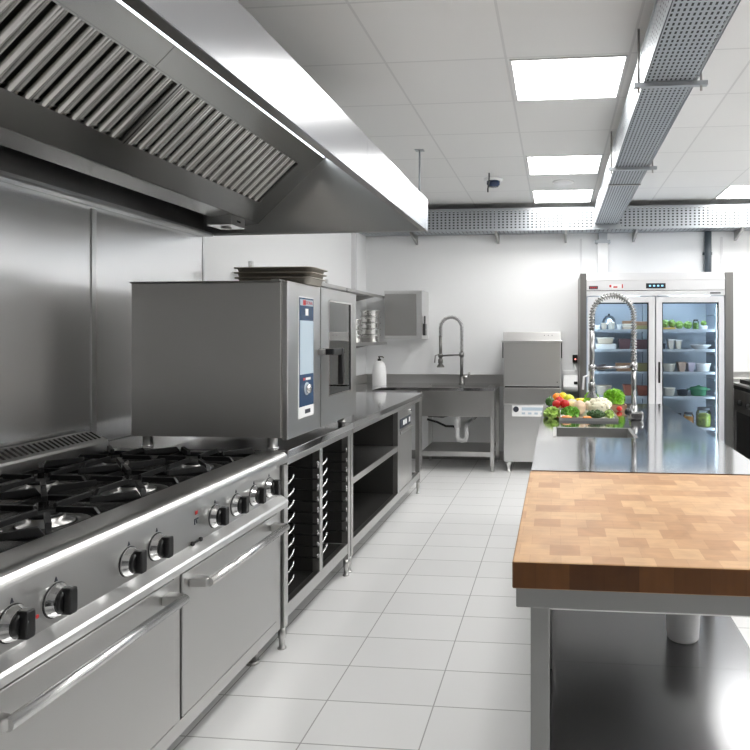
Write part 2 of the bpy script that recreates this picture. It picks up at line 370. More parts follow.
def cable_tray_back():
    x0, x1, y0, y1, z0, z1 = WX + .01, RXW - .02, 7.0, 7.27, 2.555, 2.795
    t = thing('cable_tray', (.5, 7.13, z0), 'perforated cable tray running along the back wall under the ceiling', 'cable tray', 'perforated cable trays')
    n = int((x1 - x0) / .045)
    MB().sheet((x0, y0, z0 + .02), ((x1 - x0) / n, 0, 0), (0, 0, (z1 - z0 - .03) / 7), n, 7, .42, .5).box(x0, x1, y0 - .001, y0 + .001, z0, z0 + .02).box(x0, x1, y0 - .004, y0 + .004, z1 - .01, z1).build('side_rail', M['galv'], t)
    MB().sheet((x0, y0 + .005, z0), ((x1 - x0) / n, 0, 0), (0, .26 / 8, 0), n, 8, .3, .5).build('bottom_plate', M['galv'], t)
    MB().box(x0, x1, y1 - .002, y1, z0, z1).build('side_rail', M['galv'], t)
    MB().box(x0, x1, y0 + .012, y1 - .02, z0 + .012, z1 - .02).build('dark_cable_fill', M['rubber'], t)  # black block again, put in to darken the view through the holes
    for x in (-1.6, -.66, .1, .85, 1.95, 2.8):
        b = MB().prism([(y0 - .02, z0 - .002), (BY, z0 - .002), (BY, z0 - .1), (y0, z0 - .03)], 'x', x - .012, x + .012).build('wall_bracket', M['steel_dark'], t)
        if x not in (.85,): MB().box(x - .01, x + .01, y0 - .012, y0 - .005, z0, z1).build('clamp_strip', M['galv'], b)
    MB().box(.38, .69, y0 - .012, y0 - .004, z0 + .02, z0 + .045).build('joint_strip', M['galv'], t)
cable_tray_back()
t = thing('cable_duct', (.508, 7.27, 2.05), 'white cable duct with strut clamp dropping from tray behind the fridge', 'cable duct')
MB().box(.452, .565, 7.235, BY, 2.05, 2.44).build('cover', M['white'], t, .004)
b = MB().box(.425, .592, 7.225, BY, 2.44, 2.475).build('strut_clamp', M['galv'], t, .003)
MB().box(.46, .557, 7.23, BY, 2.475, 2.553).build('channel', M['galv'], t)
single(MB().cyl((1.65, 7.255, 2.05), (1.65, 7.255, 2.553), .038, 16).box(1.6, 1.7, 7.28, 7.3, 2.3, 2.33), 'conduit_pipe', plain('dark_pipe', (.07, .085, .1), .4), (1.65, 7.255, 2.05),
       'dark grey conduit pipe above the right end of the fridge', 'pipe')

# ------------------------------------------------------------------ exhaust hood
def hood():
    y0, y1 = .55, 3.83
    t = thing('exhaust_hood', (-1.48, 2.2, 2.03), 'large brushed steel exhaust hood with baffle filters over the range and oven', 'exhaust hood')
    # outer skin: front panel, roof, back
    MB().box(-.777, -.773, y0, 2.58, 2.046, 2.234).build('front_panel', M['steel_hood'], t, .001)
    MB().box(-.777, -.773, 2.583, y1, 2.046, 2.234).build('front_panel', M['steel_hood'], t, .001)
    MB().prism([(-.777, 2.234), (-.777, 2.229), (-1.15, 2.55), (-1.35, 2.6), (WX + .005, 2.6), (WX + .005, 2.606), (-1.35, 2.606), (-1.15, 2.556)], 'y', y0, y1).build('roof', M['steel_dark'], t)
    # front gutter
    MB().prism([(-.777, 2.046), (-.81, 2.046), (-.81, 2.062), (-.806, 2.062), (-.806, 2.05), (-.777, 2.05)], 'y', y0, y1 - .004).build('gutter', M['steel_dark'], t)
    # ends
    prof = [(-.777, 2.044), (-.777, 2.229), (-1.15, 2.55), (-1.35, 2.6), (WX + .005, 2.6), (WX + .005, 2.036)]
    for a in (y0, y1 - .006):
        MB().prism(prof, 'y', a, a + .006).box(-2.19, -.79, (a - .02 if a > 1 else a + .006), (a if a > 1 else a + .026), 2.045, 2.062).build('end_panel', M['steel_hood_end'], t)
    # inner slope that carries the filters: from (-1.36,2.55) to (-1.83,2.11)
    A = Vector((-1.36, 2.55)); B = Vector((-1.83, 2.11)); D = (B - A); n = Vector((D.y, -D.x)).normalized()   # n points down and forward
    if n.y > 0: n = -n
    def S(f, d=0): p = A + D * f + n * d; return (p.x, p.y)
    f0, f1 = .287, .813
    ye = 3.65
    def band(fa, fb, ya, yb, nm, mat, d0=-.004, d1=0): return MB().prism([S(fa, d1), S(fb, d1), S(fb, d0), S(fa, d0)], 'y', ya, yb).build(nm, mat, t)
    band(-.02, f0, y0 + .006, 2.28, 'slope_panel', M['steel_hood_in']); band(-.02, f0, 2.283, y1 - .006, 'slope_panel', M['steel_hood_in'])
    band(f0, f1, ye, y1 - .006, 'slope_panel', M['steel_hood_in'])
    band(f1, 1.0, y0 + .006, y1 - .006, 'lower_band', M['steel_hood_in'])
    band(.03, .1, y0 + .03, 3.09, 'strip_lamp_glass', M['lampglass'], .001, .006)
    band(.102, .114, y0 + .03, y1 - .03, 'strip_lamp', M['hoodlamp'], .001, .006)
    # inner front sheet closing the slope to the roof
    MB().prism([(-.95, 2.36), (-.955, 2.365), (-1.36, 2.555), (-1.36, 2.548)], 'y', y0 + .006, y1 - .006).build('inner_sheet', M['steel_dark'], t)
    # plenum box behind the filters
    band(f0, f1, y0 + .006, ye, 'plenum_sheet', M['dark'], -.075, -.07)
    # filters
    fw = 1.202; y = ye; k = 0
    while y - fw > y0:
        ya, yb = y - fw + .003, y - .003
        root = MB()
        for q in (f0, f1 - .012): root.prism([S(q, .002), S(q + .012, .002), S(q + .012, -.03), S(q, -.03)], 'y', ya, yb)
        for q in (ya, yb - .012): root.prism([S(f0 + .012, .002), S(f1 - .012, .002), S(f1 - .012, -.03), S(f0 + .012, -.03)], 'y', q, q + .012)
        flt = root.build('baffle_filter', M['steel_hood_in'], t)
        nb = 17; w = (yb - ya - .024) / nb
        bf = MB()
        for i in range(nb):
            yc = ya + .012 + w * (i + .5)
            a0, a1 = Vector(S(f0 + .012)), Vector(S(f1 - .012))
            # a rounded channel that bulges towards the room
            sec = [(-.36, -.02), (-.35, -.006), (-.31, -.001), (-.25, 0.001), (-.12, 0.002), (.02, -.001), (.05, -.004), (.08, -.0045), (.3, -.006), (.35, -.009), (.36, -.02)]
            V = [[bf.bm.verts.new((p.x + n.x * h, yc + u * w, p.y + n.y * h)) for u, h in sec] for p in (a0, a1)]
            for q in range(len(sec) - 1): bf.bm.faces.new((V[0][q], V[0][q + 1], V[1][q + 1], V[1][q])).smooth = True
        bf.build('baffle', M['baffle'], flt)
        y -= fw; k += 1
    # trough behind the filters and the wall rail
    MB().prism([(-1.83, 2.11), (-1.83, 2.106), (-1.95, 2.09), (-1.985, 2.11), (-1.985, 2.28), (-1.98, 2.28), (-1.98, 2.113), (-1.948, 2.095)], 'y', y0 + .006, y1 - .006).build('grease_trough', M['steel_hood_in'], t)
    MB().box(-2.194, -2.186, y0, y1 - .006, 2.03, 2.6).build('back_sheet', M['steel_dark'], t)
    MB().prism([(-2.19, 2.03), (-2.13, 2.03), (-2.12, 2.038), (-2.12, 2.052), (-2.19, 2.052)], 'y', y0, y1 - .006).build('wall_rail', M['steel_light'], t)
    lb = MB().box(-1.985, -1.835, 3.5, 3.66, 2.045, 2.105).build('junction_box', M['steel_light'], t, .004)
    MB().box(-1.835, -1.832, 3.56, 3.6, 2.07, 2.08).build('slot', M['dark'], lb)
    MB().lathe([(.03, 0), (.03, -.008), (.02, -.012)], (-1.91, 3.58, 2.045), seg=20).build('knob', M['steel_dark'], lb)
hood()

# ------------------------------------------------------------------ range
def gas_range():
    ya, yb = 1.16, 2.787
    t = thing('gas_range', (-1.65, 1.98, 0), 'wide steel gas range with black burner grates and two oven doors', 'gas range')
    MB().box(-2.14, -1.25, ya, yb, .13, .84).build('carcass', M['steel_dark'], t, .002)
    MB().box(-1.25, -1.232, yb - .045, yb, .105, .715).box(-1.25, -1.232, ya, ya + .035, .105, .715).box(-1.25, -1.232, 1.977, 2.012, .155, .64).box(-1.25, -1.232, ya + .035, yb - .045, .105, .155).build('door_surround', M['steel'], t, .001)
    MB().box(-1.262, -1.235, ya, yb, .705, .852).build('control_panel', M['steel'], t, .001)
    MB().prism([(-1.235, .708), (-1.2, .686), (-1.194, .677), (-1.198, .654), (-1.235, .645)], 'y', ya, yb).build('drip_ledge', M['steel_light'], t, .002)
    # rounded front edge
    arc = [(-1.232 + .034 * math.cos(a), .866 + .034 * math.sin(a)) for a in [PI / 2 - i * PI / 2 / 8 for i in range(9)]]
    b = MB().prism([(-1.32, .852), (-1.32, .9)] + arc + [(-1.198, .852)], 'y', ya, yb)
    b.build('front_edge', M['steel'], t)
    MB().box(-2.06, -1.32, yb - .03, yb, .84, .895).build('side_rim', M['steel'], t, .002)
    MB().box(-2.06, -1.32, ya, yb - .03, .84, .862).build('hob_pan', M['enamel'], t)
    # vent riser
    MB().prism([(-2.17, .84), (-2.17, .975), (-2.15, .98), (-2.06, .94), (-2.055, .93), (-2.055, .84)], 'y', ya, 2.79).build('vent_riser', M['steel_light'], t, .001)
    g = MB(); y = ya + .03
    while y < 2.76:
        v = [g.bm.verts.new(p) for p in ((-2.135, y + .012, .9755), (-2.075, y, .9487), (-2.075, y + .014, .9487), (-2.135, y + .026, .9755))]
        g.bm.faces.new(v)
        y += .027
    g.build('vent_slots', M['dark'], t)
    # burners and grates
    pr = None
    for iy, yc in enumerate((1.38, 1.775, 2.17, 2.56)):
        for ix, xc in enumerate((-1.505, -1.855)):
            bb = MB().lathe([(.075, .862), (.075, .868), (.05, .872), (.05, .884), (.046, .886)], (xc, yc, 0), seg=28).build('burner', M['steel_dark'], t)
            MB().lathe([(.044, .886), (.044, .892), (.03, .896), (0, .897)], (xc, yc, 0), seg=28).build('burner_cap', M['iron'], bb)
            MB().lathe([(.115, .8622), (.105, .866), (.08, .8635), (.08, .8622)], (xc, yc, 0), seg=28).build('spill_ring', M['steel_inner'], bb)
            g = MB(); hx, hy = .171, .192
            for sx in (-1, 1): g.box(xc + sx * hx - .0055, xc + sx * hx + .0055, yc - hy, yc + hy, .878, .895)
            for sy in (-1, 1): g.box(xc - hx, xc + hx, yc + sy * hy - .0055, yc + sy * hy + .0055, .878, .895)
            def finger(px, py, qx, qy, w=.0058, up=0):
                d = Vector((qx - px, qy - py)); L = d.length; d.normalize(); p = Vector((-d.y, d.x)) * w
                pf = [(0, .88), (0, .895), (.016, .915 + up), (L, .915 + up), (L, .897 + up), (.02, .897)]
                A = [g.bm.verts.new((px + d.x * s + p.x, py + d.y * s + p.y, z)) for s, z in pf]
                B = [g.bm.verts.new((px + d.x * s - p.x, py + d.y * s - p.y, z)) for s, z in pf]
                g.bm.faces.new(A); g.bm.faces.new(B[::-1])
                for i in range(len(pf)): g.bm.faces.new((A[i], A[(i + 1) % len(pf)], B[(i + 1) % len(pf)], B[i]))
            for sx, sy in ((1, 0), (-1, 0), (0, 1), (0, -1)):
                finger(xc + sx * hx, yc + sy * hy, xc + sx * .035, yc + sy * .035)
            for sx in (1, -1):
                for sy in (1, -1): finger(xc + sx * hx, yc + sy * hy, xc + sx * .075, yc + sy * .085, .0075, .006)
            for sx in (-1, 1):
                for sy in (-1, 1): g.cyl((xc + sx * hx, yc + sy * hy, .862), (xc + sx * hx, yc + sy * hy, .885), .009, 8)
            g.build('burner_grate', M['iron'], t, .0015)
    # knobs
    for y in (1.358, 1.488, 1.761, 1.892, 2.234, 2.388, 2.536, 2.675):
        kb = MB().lathe([(.041, 0), (.041, .006), (.033, .02), (.032, .022)], (-1.235, y, .764), 'x', 32, True).build('control_knob', M['chrome'], t)
        MB().lathe([(.043, 0), (.043, .002)], (-1.2352, y, .764), 'x', 32).build('gasket', M['black'], kb)
        gr = MB().lathe([(.031, .02), (.03, .03), (.026, .032)], (-1.235, y, .764), 'x', 28)
        gr.prism([(y - .012, .764 - .032), (y + .012, .764 - .032), (y + .014, .764 - .02), (y + .014, .764 + .02), (y + .012, .764 + .033), (y - .012, .764 + .033), (y - .014, .764 + .02), (y - .014, .764 - .02)], 'x', -1.215, -1.186)
        gr.build('grip', M['black'], kb, .004)
        MB().prism([(y - .005, .81), (y + .005, .81), (y, .822)], 'x', -1.236, -1.2335).build('flame_mark', M['ink'], kb)
    for y, z in ((1.43, .748), (1.83, .748)):
        m_ = MB().lathe([(.005, 0), (.005, .0015)], (-1.235, y, z), 'x', 12).build('red_dot', M['red'], t)
    m_ = MB().box(-1.236, -1.2335, 2.105, 2.12, .803, .815).build('red_dot', M['red'], t)
    m_ = MB().box(-1.236, -1.2335, 2.1, 2.125, .785, .79).box(-1.236, -1.2335, 2.1, 2.105, .77, .785).box(-1.236, -1.2335, 2.112, 2.117, .772, .783).build('symbol', M['ink'], t)
    MB().cyl((-1.235, 2.085, .71), (-1.228, 2.085, .71), .008, 12).cyl((-1.235, 2.135, .71), (-1.228, 2.135, .71), .008, 12).box(-1.235, -1.231, 2.085, 2.135, .707, .713).build('catch', M['dark'], t)
    # doors
    for y0, y1, nm in ((1.2, 1.972, 0), (2.017, 2.737, 1)):
        d = MB().box(-1.25, -1.226, y0, y1, .162, .632).build('oven_door', M['steel_v'], t, .003)
        h0, h1 = (1.275, 1.925) if nm == 0 else (2.075, 2.69)
        MB().cyl((-1.165, h0 - .005, .589), (-1.165, h1 + .005, .589), .0155, 24).build('handle', M['handle'], d)
        for y in (h0, h1):
            MB().prism([(-1.226, y - .022), (-1.226, y + .022), (-1.17, y + .014), (-1.16, y), (-1.17, y - .014)], 'z', .574, .604).build('handle_mount', M['steel'], d, .004)
    for x, y in ((-1.31, 2.68), (-1.31, 1.26), (-2.05, 2.68), (-2.05, 1.26)):
        MB().cyl((x, y, 0), (x, y, .012), .028, 16).cyl((x, y, .012), (x, y, .131), .022, 16).build('leg', M['steel'], t)
gas_range()

# ------------------------------------------------------------------ left counters
def worktop(t, x0, x1, y0, y1, mat, z1=.9, name='worktop', ap=.03):
    w = MB().box(x0, x1, y0, y1, z1 - .035, z1).build(name, mat, t, .003)
    MB().box(x0 + .03, x1 - .006, y0 + .004, y1 - .004, z1 - .035 - ap, z1 - .035).build('apron', M['steel'], t, .002)
    return w
def post(t, x0, x1, y0, y1, z0=.1, z1=.835, name='leg', mat=None):
    l = MB().box(x0, x1, y0, y1, z0, z1).build(name, mat or M['steel'], t, .002)
    if z0 <= .11: foot((x0 + x1) / 2, (y0 + y1) / 2, z0, l)
    return l
def stand():
    y0, y1 = 2.797, 3.735
    t = thing('oven_stand', (-1.7, 3.26, 0), 'open steel stand with tray runners under the combi oven', 'oven stand')
    worktop(t, -2.18, -1.2, y0, y1, M['steel_top'])
    for x in (-1.26, -2.16):
        post(t, x, x + .04, y0 + .003, y0 + .043); post(t, x, x + .04, y1 - .043, y1 - .003)
    post(t, -1.26, -1.22, 3.237, 3.277, .196, name='middle_post')
    MB().box(-1.258, -1.222, y0 + .043, y1 - .043, .135, .195).build('front_rail', M['steel'], t, .002)
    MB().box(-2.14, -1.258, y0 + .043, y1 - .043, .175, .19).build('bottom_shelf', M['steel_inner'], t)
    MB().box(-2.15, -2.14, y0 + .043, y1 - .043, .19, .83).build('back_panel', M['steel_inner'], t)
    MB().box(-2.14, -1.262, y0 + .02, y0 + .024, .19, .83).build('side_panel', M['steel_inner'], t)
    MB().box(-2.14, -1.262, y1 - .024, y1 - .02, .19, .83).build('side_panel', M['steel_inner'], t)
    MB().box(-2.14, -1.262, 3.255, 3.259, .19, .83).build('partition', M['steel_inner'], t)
    for a, b in ((y0 + .028, 3.253), (3.261, y1 - .028)):
        for k in range(9):
            z = .27 + k * .058
            for s, y in ((1, a), (-1, b)):
                j = random.uniform(-.006, .006)
                MB().tube([(-2.1, y + s * .012, z), (-1.36, y + s * .014, z), (-1.3, y + s * .023, z), (-1.236, y + s * .024, z), (-1.226, y + s * .034, z + .006), (-1.222, y + s * (.07 if s > 0 else .04), z + .02 + j), (-1.222, y + s * (.083 if s > 0 else .045), z + .034 + j)], .0048, 8).box(-2.1, -1.36, min(y, y + s * .028), max(y, y + s * .028), z - .0055, z - .0035).build('runner', M['chrome'], t)
stand()
def long_counter():
    y0, y1 = 3.742, 5.72
    t = thing('steel_counter', (-1.7, 4.73, 0), 'long steel counter with open shelves and a built-in fridge bay', 'counter')
    worktop(t, -2.18, -1.2, y0, y1, M['steel_top'])
    for x in (-1.26, -2.16):
        post(t, x, x + .04, y0 + .003, y0 + .043); post(t, x, x + .04, y1 - .043, y1 - .003)
    post(t, -1.26, -1.22, 4.885, 4.92, .196, name='middle_post')
    MB().box(-1.258, -1.222, y0 + .043, y1 - .043, .138, .194).build('front_rail', M['steel'], t, .002)
    MB().box(-2.14, -1.258, y0 + .043, y1 - .043, .18, .19).build('bottom_shelf', M['steel_inner'], t)
    MB().box(-2.14, -1.222, y0 + .043, 4.885, .522, .562).build('middle_shelf', M['steel'], t, .002)
    MB().box(-2.15, -2.14, y0 + .043, y1 - .043, .19, .83).build('back_panel', M['steel_inner'], t)
    MB().box(-2.14, -1.262, y0 + .02, y0 + .024, .19, .83).build('side_panel', M['steel_inner'], t)
    MB().box(-2.14, -1.262, 4.9, 4.904, .19, .83).build('partition', M['steel_inner'], t)
    MB().box(-2.14, -2.1, y0, y1, .9, .97).build('upstand', M['steel'], t, .002)
    f = thing('undercounter_fridge', (-1.6, 5.15, .19), 'steel undercounter fridge with control strip built into the long counter', 'fridge')
    MB().box(-2.0, -1.262, 4.93, 5.37, .192, .825).build('cabinet', M['steel_dark'], f)
    d = MB().box(-1.258, -1.222, 4.93, 5.37, .198, .665).build('door', M['steel_v'], f, .003)
    MB().box(-1.222, -1.208, 4.95, 5.35, .64, .662).build('handle', M['steel_light'], d, .003)
    c = MB().box(-1.258, -1.226, 4.93, 5.37, .67, .825).build('control_strip', M['steel'], f, .002)
    MB().box(-1.226, -1.2225, 4.97, 5.34, .682, .755).build('display', M['ink'], c)
    for y in (5.06, 5.13, 5.26): MB().box(-1.2225, -1.219, y, y + .045, .7, .74).build('button', M['white'], c, .003)
    MB().cyl((-1.226, 5.31, .79), (-1.215, 5.31, .79), .012, 12).build('lock', M['chrome'], c)
long_counter()

# ------------------------------------------------------------------ combi oven
def combi():
    y0, y1, z0, z1 = 2.83, 3.845, .95, 1.66
    t = thing('combi_oven', (-1.6, 3.34, .9), 'large steel combi oven with blue touch panel standing on the counter', 'oven')
    xb, xf = -1.973, -1.25
    MB().box(xb, xf, y0, y0 + .02, z0, z1).box(xb, xf, y1 - .02, y1, z0, z1).box(xb, xb + .02, y0 + .02, y1 - .02, z0, z1).box(xb + .02, xf, y0 + .02, y1 - .02, z0, z0 + .03).box(xb + .02, xf, y0 + .02, y1 - .02, z1 - .03, z1).build('body', M['steel_oven'], t, .003)
    MB().box(xb - .004, xf + .002, y0 - .005, y1 + .003, z1, z1 + .008).build('top_rim', M['steel_dark'], t, .002)
    MB().box(-1.9, -1.27, y0 + .02, 3.28, z0 + .03, z1 - .03).build('electronics_box', M['steel_dark'], t)
    MB().box(-1.92, -1.91, 3.28, 3.82, z0 + .035, z1 - .035).build('cavity_back', M['steel_dark'], t)
    for z in (1.14, 1.24, 1.36, 1.48):
        r = MB()
        for y in (3.3, 3.8): r.cyl((-1.88, y, z), (-1.3, y, z), .005, 8)
        for i in range(10): r.cyl((-1.88 + i * .064, 3.3, z), (-1.88 + i * .064, 3.8, z), .003, 6)
        r.build('rack', M['chrome'], t)
    MB().box(-1.86, -1.31, 3.31, 3.79, 1.367, 1.382).build('rack_tray', M['alu'], t)
    # fixed control column
    c = MB().box(xf + .002, -1.222, y0 + .008, 3.25, .94, 1.668).build('control_column', M['steel'], t, .004)
    MB().box(-1.222, -1.2185, 2.957, 3.148, 1.02, 1.605).build('bezel', M['white'], c, .002)
    MB().box(-1.2185, -1.217, 2.963, 3.142, 1.075, 1.6).build('display_panel', M['blue'], c)
    MB().box(-1.217, -1.216, 2.97, 3.135, 1.23, 1.49).build('screen', M['screen'], c)
    MB().box(-1.217, -1.2162, 2.97, 3.135, 1.352, 1.357).build('screen_line', M['white'], c)
    MB().box(-1.217, -1.216, 2.972, 3.133, 1.562, 1.592).build('logo_plate', M['screen'], c)
    MB().box(-1.216, -1.2157, 3.005, 3.04, 1.564, 1.59).build('logo_mark', M['red'], c)
    text('RATIONAL', .024, (-1.2154, 3.07, 1.577), RX, M['red'], c, 'logo_lettering')
    MB().box(-1.217, -1.2155, 3.035, 3.07, 1.515, 1.548).build('power_button', M['white'], c)
    MB().lathe([(.024, 0), (.022, .016), (.0, .018)], (-1.217, 3.055, 1.158), 'x', 24).build('dial', M['chrome'], c)
    MB().lathe([(.032, 0), (.031, .002)], (-1.217, 3.055, 1.158), 'x', 24).build('dial_ring', M['screen'], c)
    MB().box(-1.217, -1.2158, 3.01, 3.03, 1.2, 1.212).build('mark', M['red'], c)
    MB().box(-1.217, -1.2158, 3.04, 3.1, 1.2, 1.212).build('mark', M['white'], c)
    MB().box(-1.2185, -1.217, 3.035, 3.1, 1.038, 1.058).build('slot', M['ink'], c)
    # door with window
    d = MB()
    a, b, g0, g1, h0, h1 = 3.258, 3.848, 3.372, 3.75, 1.088, 1.608
    x0, x1 = xf + .002, -1.222
    d.box(x0, x1, a, g0, .94, 1.668).box(x0, x1, g1, b, .94, 1.668).box(x0, x1, g0, g1, .94, h0).box(x0, x1, g0, g1, h1, 1.668)
    door = d.build('oven_door', M['steel'], t)
    MB().box(-1.232, -1.227, g0 - .006, g1 + .006, h0 - .006, h1 + .006).build('door_glass', M['glass_oven'], door)
    gk = MB()
    for q in ((g0, g0 + .008, h0, h1), (g1 - .008, g1, h0, h1), (g0 + .008, g1 - .008, h0, h0 + .008), (g0 + .008, g1 - .008, h1 - .008, h1)): gk.box(-1.226, -1.221, *q)
    gk.build('window_gasket', M['chrome'], door)
    hd = MB().box(-1.222, -1.165, 3.265, 3.295, 1.315, 1.35).box(-1.18, -1.155, 3.265, 3.42, 1.315, 1.35)
    hd.box(-1.18, -1.15, 3.39, 3.425, 1.15, 1.35).build('handle', M['black'], door, .008, 3)
    MB().box(-1.222, -1.19, 3.215, 3.245, 1.318, 1.347).build('latch', M['steel_dark'], c, .003)
    for y in (2.86, 3.27): MB().box(-1.3, -1.26, y - .025, y + .04, 1.668, 1.676).build('hinge_cap', M['steel_dark'], t, .002)
    for x, y in ((-1.911, 2.86), (-1.3, 2.86), (-1.911, 3.78), (-1.29, 3.78)):
        MB().lathe([(.026, .9005), (.026, .905), (.021, .907), (.021, .95)], (x, y, 0), seg=18).build('foot', M['steel_light'], t)
combi()
# nested gastronorm pans on the oven
def pan(x0, x1, y0, y1, z, h, name, label, cat, group):
    mb = MB(); R = .03
    def ring(ins, zz, r):
        vs = []
        for cx, cy, a0 in ((x1 - r - ins, y1 - r - ins, 0), (x0 + r + ins, y1 - r - ins, 90), (x0 + r + ins, y0 + r + ins, 180), (x1 - r - ins, y0 + r + ins, 270)):
            for k in range(5):
                a = math.radians(a0 + k * 22.5); vs.append(mb.bm.verts.new((cx + r * math.cos(a), cy + r * math.sin(a), zz)))
        return vs
    rings = [ring(-.012, z + h - .004, .035), ring(-.012, z + h, .035), ring(0, z + h, R), ring(.004, z + h - .004, R), ring(.012, z + .003, R)]
    n = len(rings[0])
    for A, B in zip(rings[:-1], rings[1:]):
        for i in range(n): mb.bm.faces.new((A[i], A[(i + 1) % n], B[(i + 1) % n], B[i])).smooth = True
    mb.bm.faces.new(rings[-1])
    o1 = ring(.002, z + h - .004, R); o2 = ring(.01, z, R)
    for i in range(n):
        mb.bm.faces.new((rings[0][i], rings[0][(i + 1) % n], o1[(i + 1) % n], o1[i])); mb.bm.faces.new((o1[i], o1[(i + 1) % n], o2[(i + 1) % n], o2[i])).smooth = True
    mb.bm.faces.new(o2)
    return single(mb, name, M['pan_steel'], ((x0 + x1) / 2, (y0 + y1) / 2, z), label, cat, group)
for k, lb in enumerate(('lowest of the nested steel pans stacked on top of the oven', 'middle one of the nested steel pans stacked on the oven', 'topmost of the nested steel pans stacked on the oven')):
    pan(-1.57 - .002 * k, -1.195 + .004 * k, 3.03, 3.245, 1.6685 + .0245 * k, .034, 'food_pan', lb, 'food pan', 'steel pans on the oven')

# ------------------------------------------------------------------ wall shelves, pots, cabinet
for y0, y1, lb in ((4.2, 5.7, 'nearer half of the two-tier steel wall shelf, seen just above the oven'), (5.73, 7.1, 'farther half of the two-tier steel wall shelf, holding stacked pots')):
    t = thing('wall_shelf', (-2.05, (y0 + y1) / 2, 1.3), lb, 'shelf', 'steel wall shelves')
    for z, nm in ((1.85, 'upper_board'), (1.342, 'lower_board')):
        MB().shell([(WX + .002, z + .0), (-1.9, z + .0), (-1.9, z - .028), (-1.915, z - .028)], 'y', y0, y1, -.003).build(nm, M['steel'], t)
    for y in (y0 + .25, y1 - .3):
        MB().box(WX, WX + .025, y - .015, y + .015, 1.12, 1.95).build('upright', M['steel_light'], t, .002)
        for z in (1.85, 1.342): MB().prism([(WX + .025, z - .005), (-1.93, z - .005), (-1.93, z - .015), (WX + .025, z - .07)], 'y', y - .006, y + .006).build('bracket', M['steel_dark'], t)
def pot(c, r, h, label, group):
    t = thing('stock_pot', c, label, 'pot', group)
    x, y, z = c
    MB().lathe([(r * .93, 0), (r * .96, .004), (r * .98, h - .013), (r * 1.0, h - .01), (r * 1.1, h - .009), (r * 1.12, h - .004), (r * 1.1, h), (r * .97, h), (r * .93, .006), (0, .006)], c, seg=36).build('body', M['alu'], t)
    MB().tube([(x + .03, y - r * .98, z + h * .62), (x + .028, y - r * 1.1, z + h * .64), (x - .028, y - r * 1.1, z + h * .64), (x - .03, y - r * .98, z + h * .62)], .004, 8).build('handle', M['steel'], t)
ords = ('lowest', 'second lowest', 'third lowest', 'fourth lowest', 'topmost')
for k in range(5):
    pot((-1.995, 6.78, 1.343 + k * .0655 + (.013 if k else 0)), .1, .078 if k == 0 else .0645, '%s aluminium pot of the tall stack at the end of the wall shelf' % ords[k], 'pots on the wall shelf')
ords4 = ('lowest', 'second lowest', 'third lowest', 'topmost')
for k in range(4):
    pot((-2.07, 6.38, 1.343 + k * .0525 + (.026 if k else 0)), .095, .078 if k == 0 else .051, '%s aluminium pot of the shorter stack beside the oven door on shelf' % ords4[k], 'pots on the wall shelf')
def cabinet():
    x0, x1, y0, y1, z0, z1 = -1.885, -1.465, 6.93, BY, 1.376, 1.906
    t = thing('wall_cabinet', (-1.675, 7.1, z0), 'small steel wall cabinet with a black switch on its side', 'cabinet')
    MB().box(x0, x1, y0 + .02, y1, z0, z1).build('body', M['steel_light'], t, .003)
    MB().box(x0, x1, y0, y0 + .02, z1 - .035, z1).box(x0, x1, y0, y0 + .02, z0, z0 + .035).box(x1 - .06, x1, y0, y0 + .02, z0 + .035, z1 - .035).build('frame', M['steel_light'], t, .002)
    MB().box(x0 + .003, x1 - .064, y0 + .006, y0 + .02, z0 + .037, z1 - .037).build('door', M['steel_dark'], t, .003)
    s = MB().box(x1, x1 + .022, y0 + .06, y0 + .15, 1.415, 1.545).build('switch_box', M['black'], t, .004)
    MB().cyl((x1 + .012, y0 + .1, 1.54), (x1 + .012, y0 + .1, 1.63), .008, 10).build('antenna', M['black'], s)
    MB().cyl((x1 + .022, y0 + .1, 1.48), (x1 + .026, y0 + .1, 1.48), .012, 12).build('button', M['chrome'], s)
cabinet()
t = thing('dispenser_bottle', (-1.93, 6.9, .87), 'white plastic bottle with black pump cap beside the sink', 'bottle')
MB().lathe([(.072, 0), (.076, .006), (.076, .15), (.07, .2), (.055, .24), (.03, .264), (.02, .268)], (-1.93, 6.9, .8705), seg=32).build('body', M['white'], t)
MB().lathe([(.02, .266), (.02, .29), (.008, .292), (.008, .305), (.014, .306), (.014, .318), (0, .319)], (-1.93, 6.9, .8705), seg=16).tube([(-1.93, 6.9, 1.183), (-1.895, 6.895, 1.183), (-1.88, 6.893, 1.172)], .006, 8).build('pump', M['black'], t)

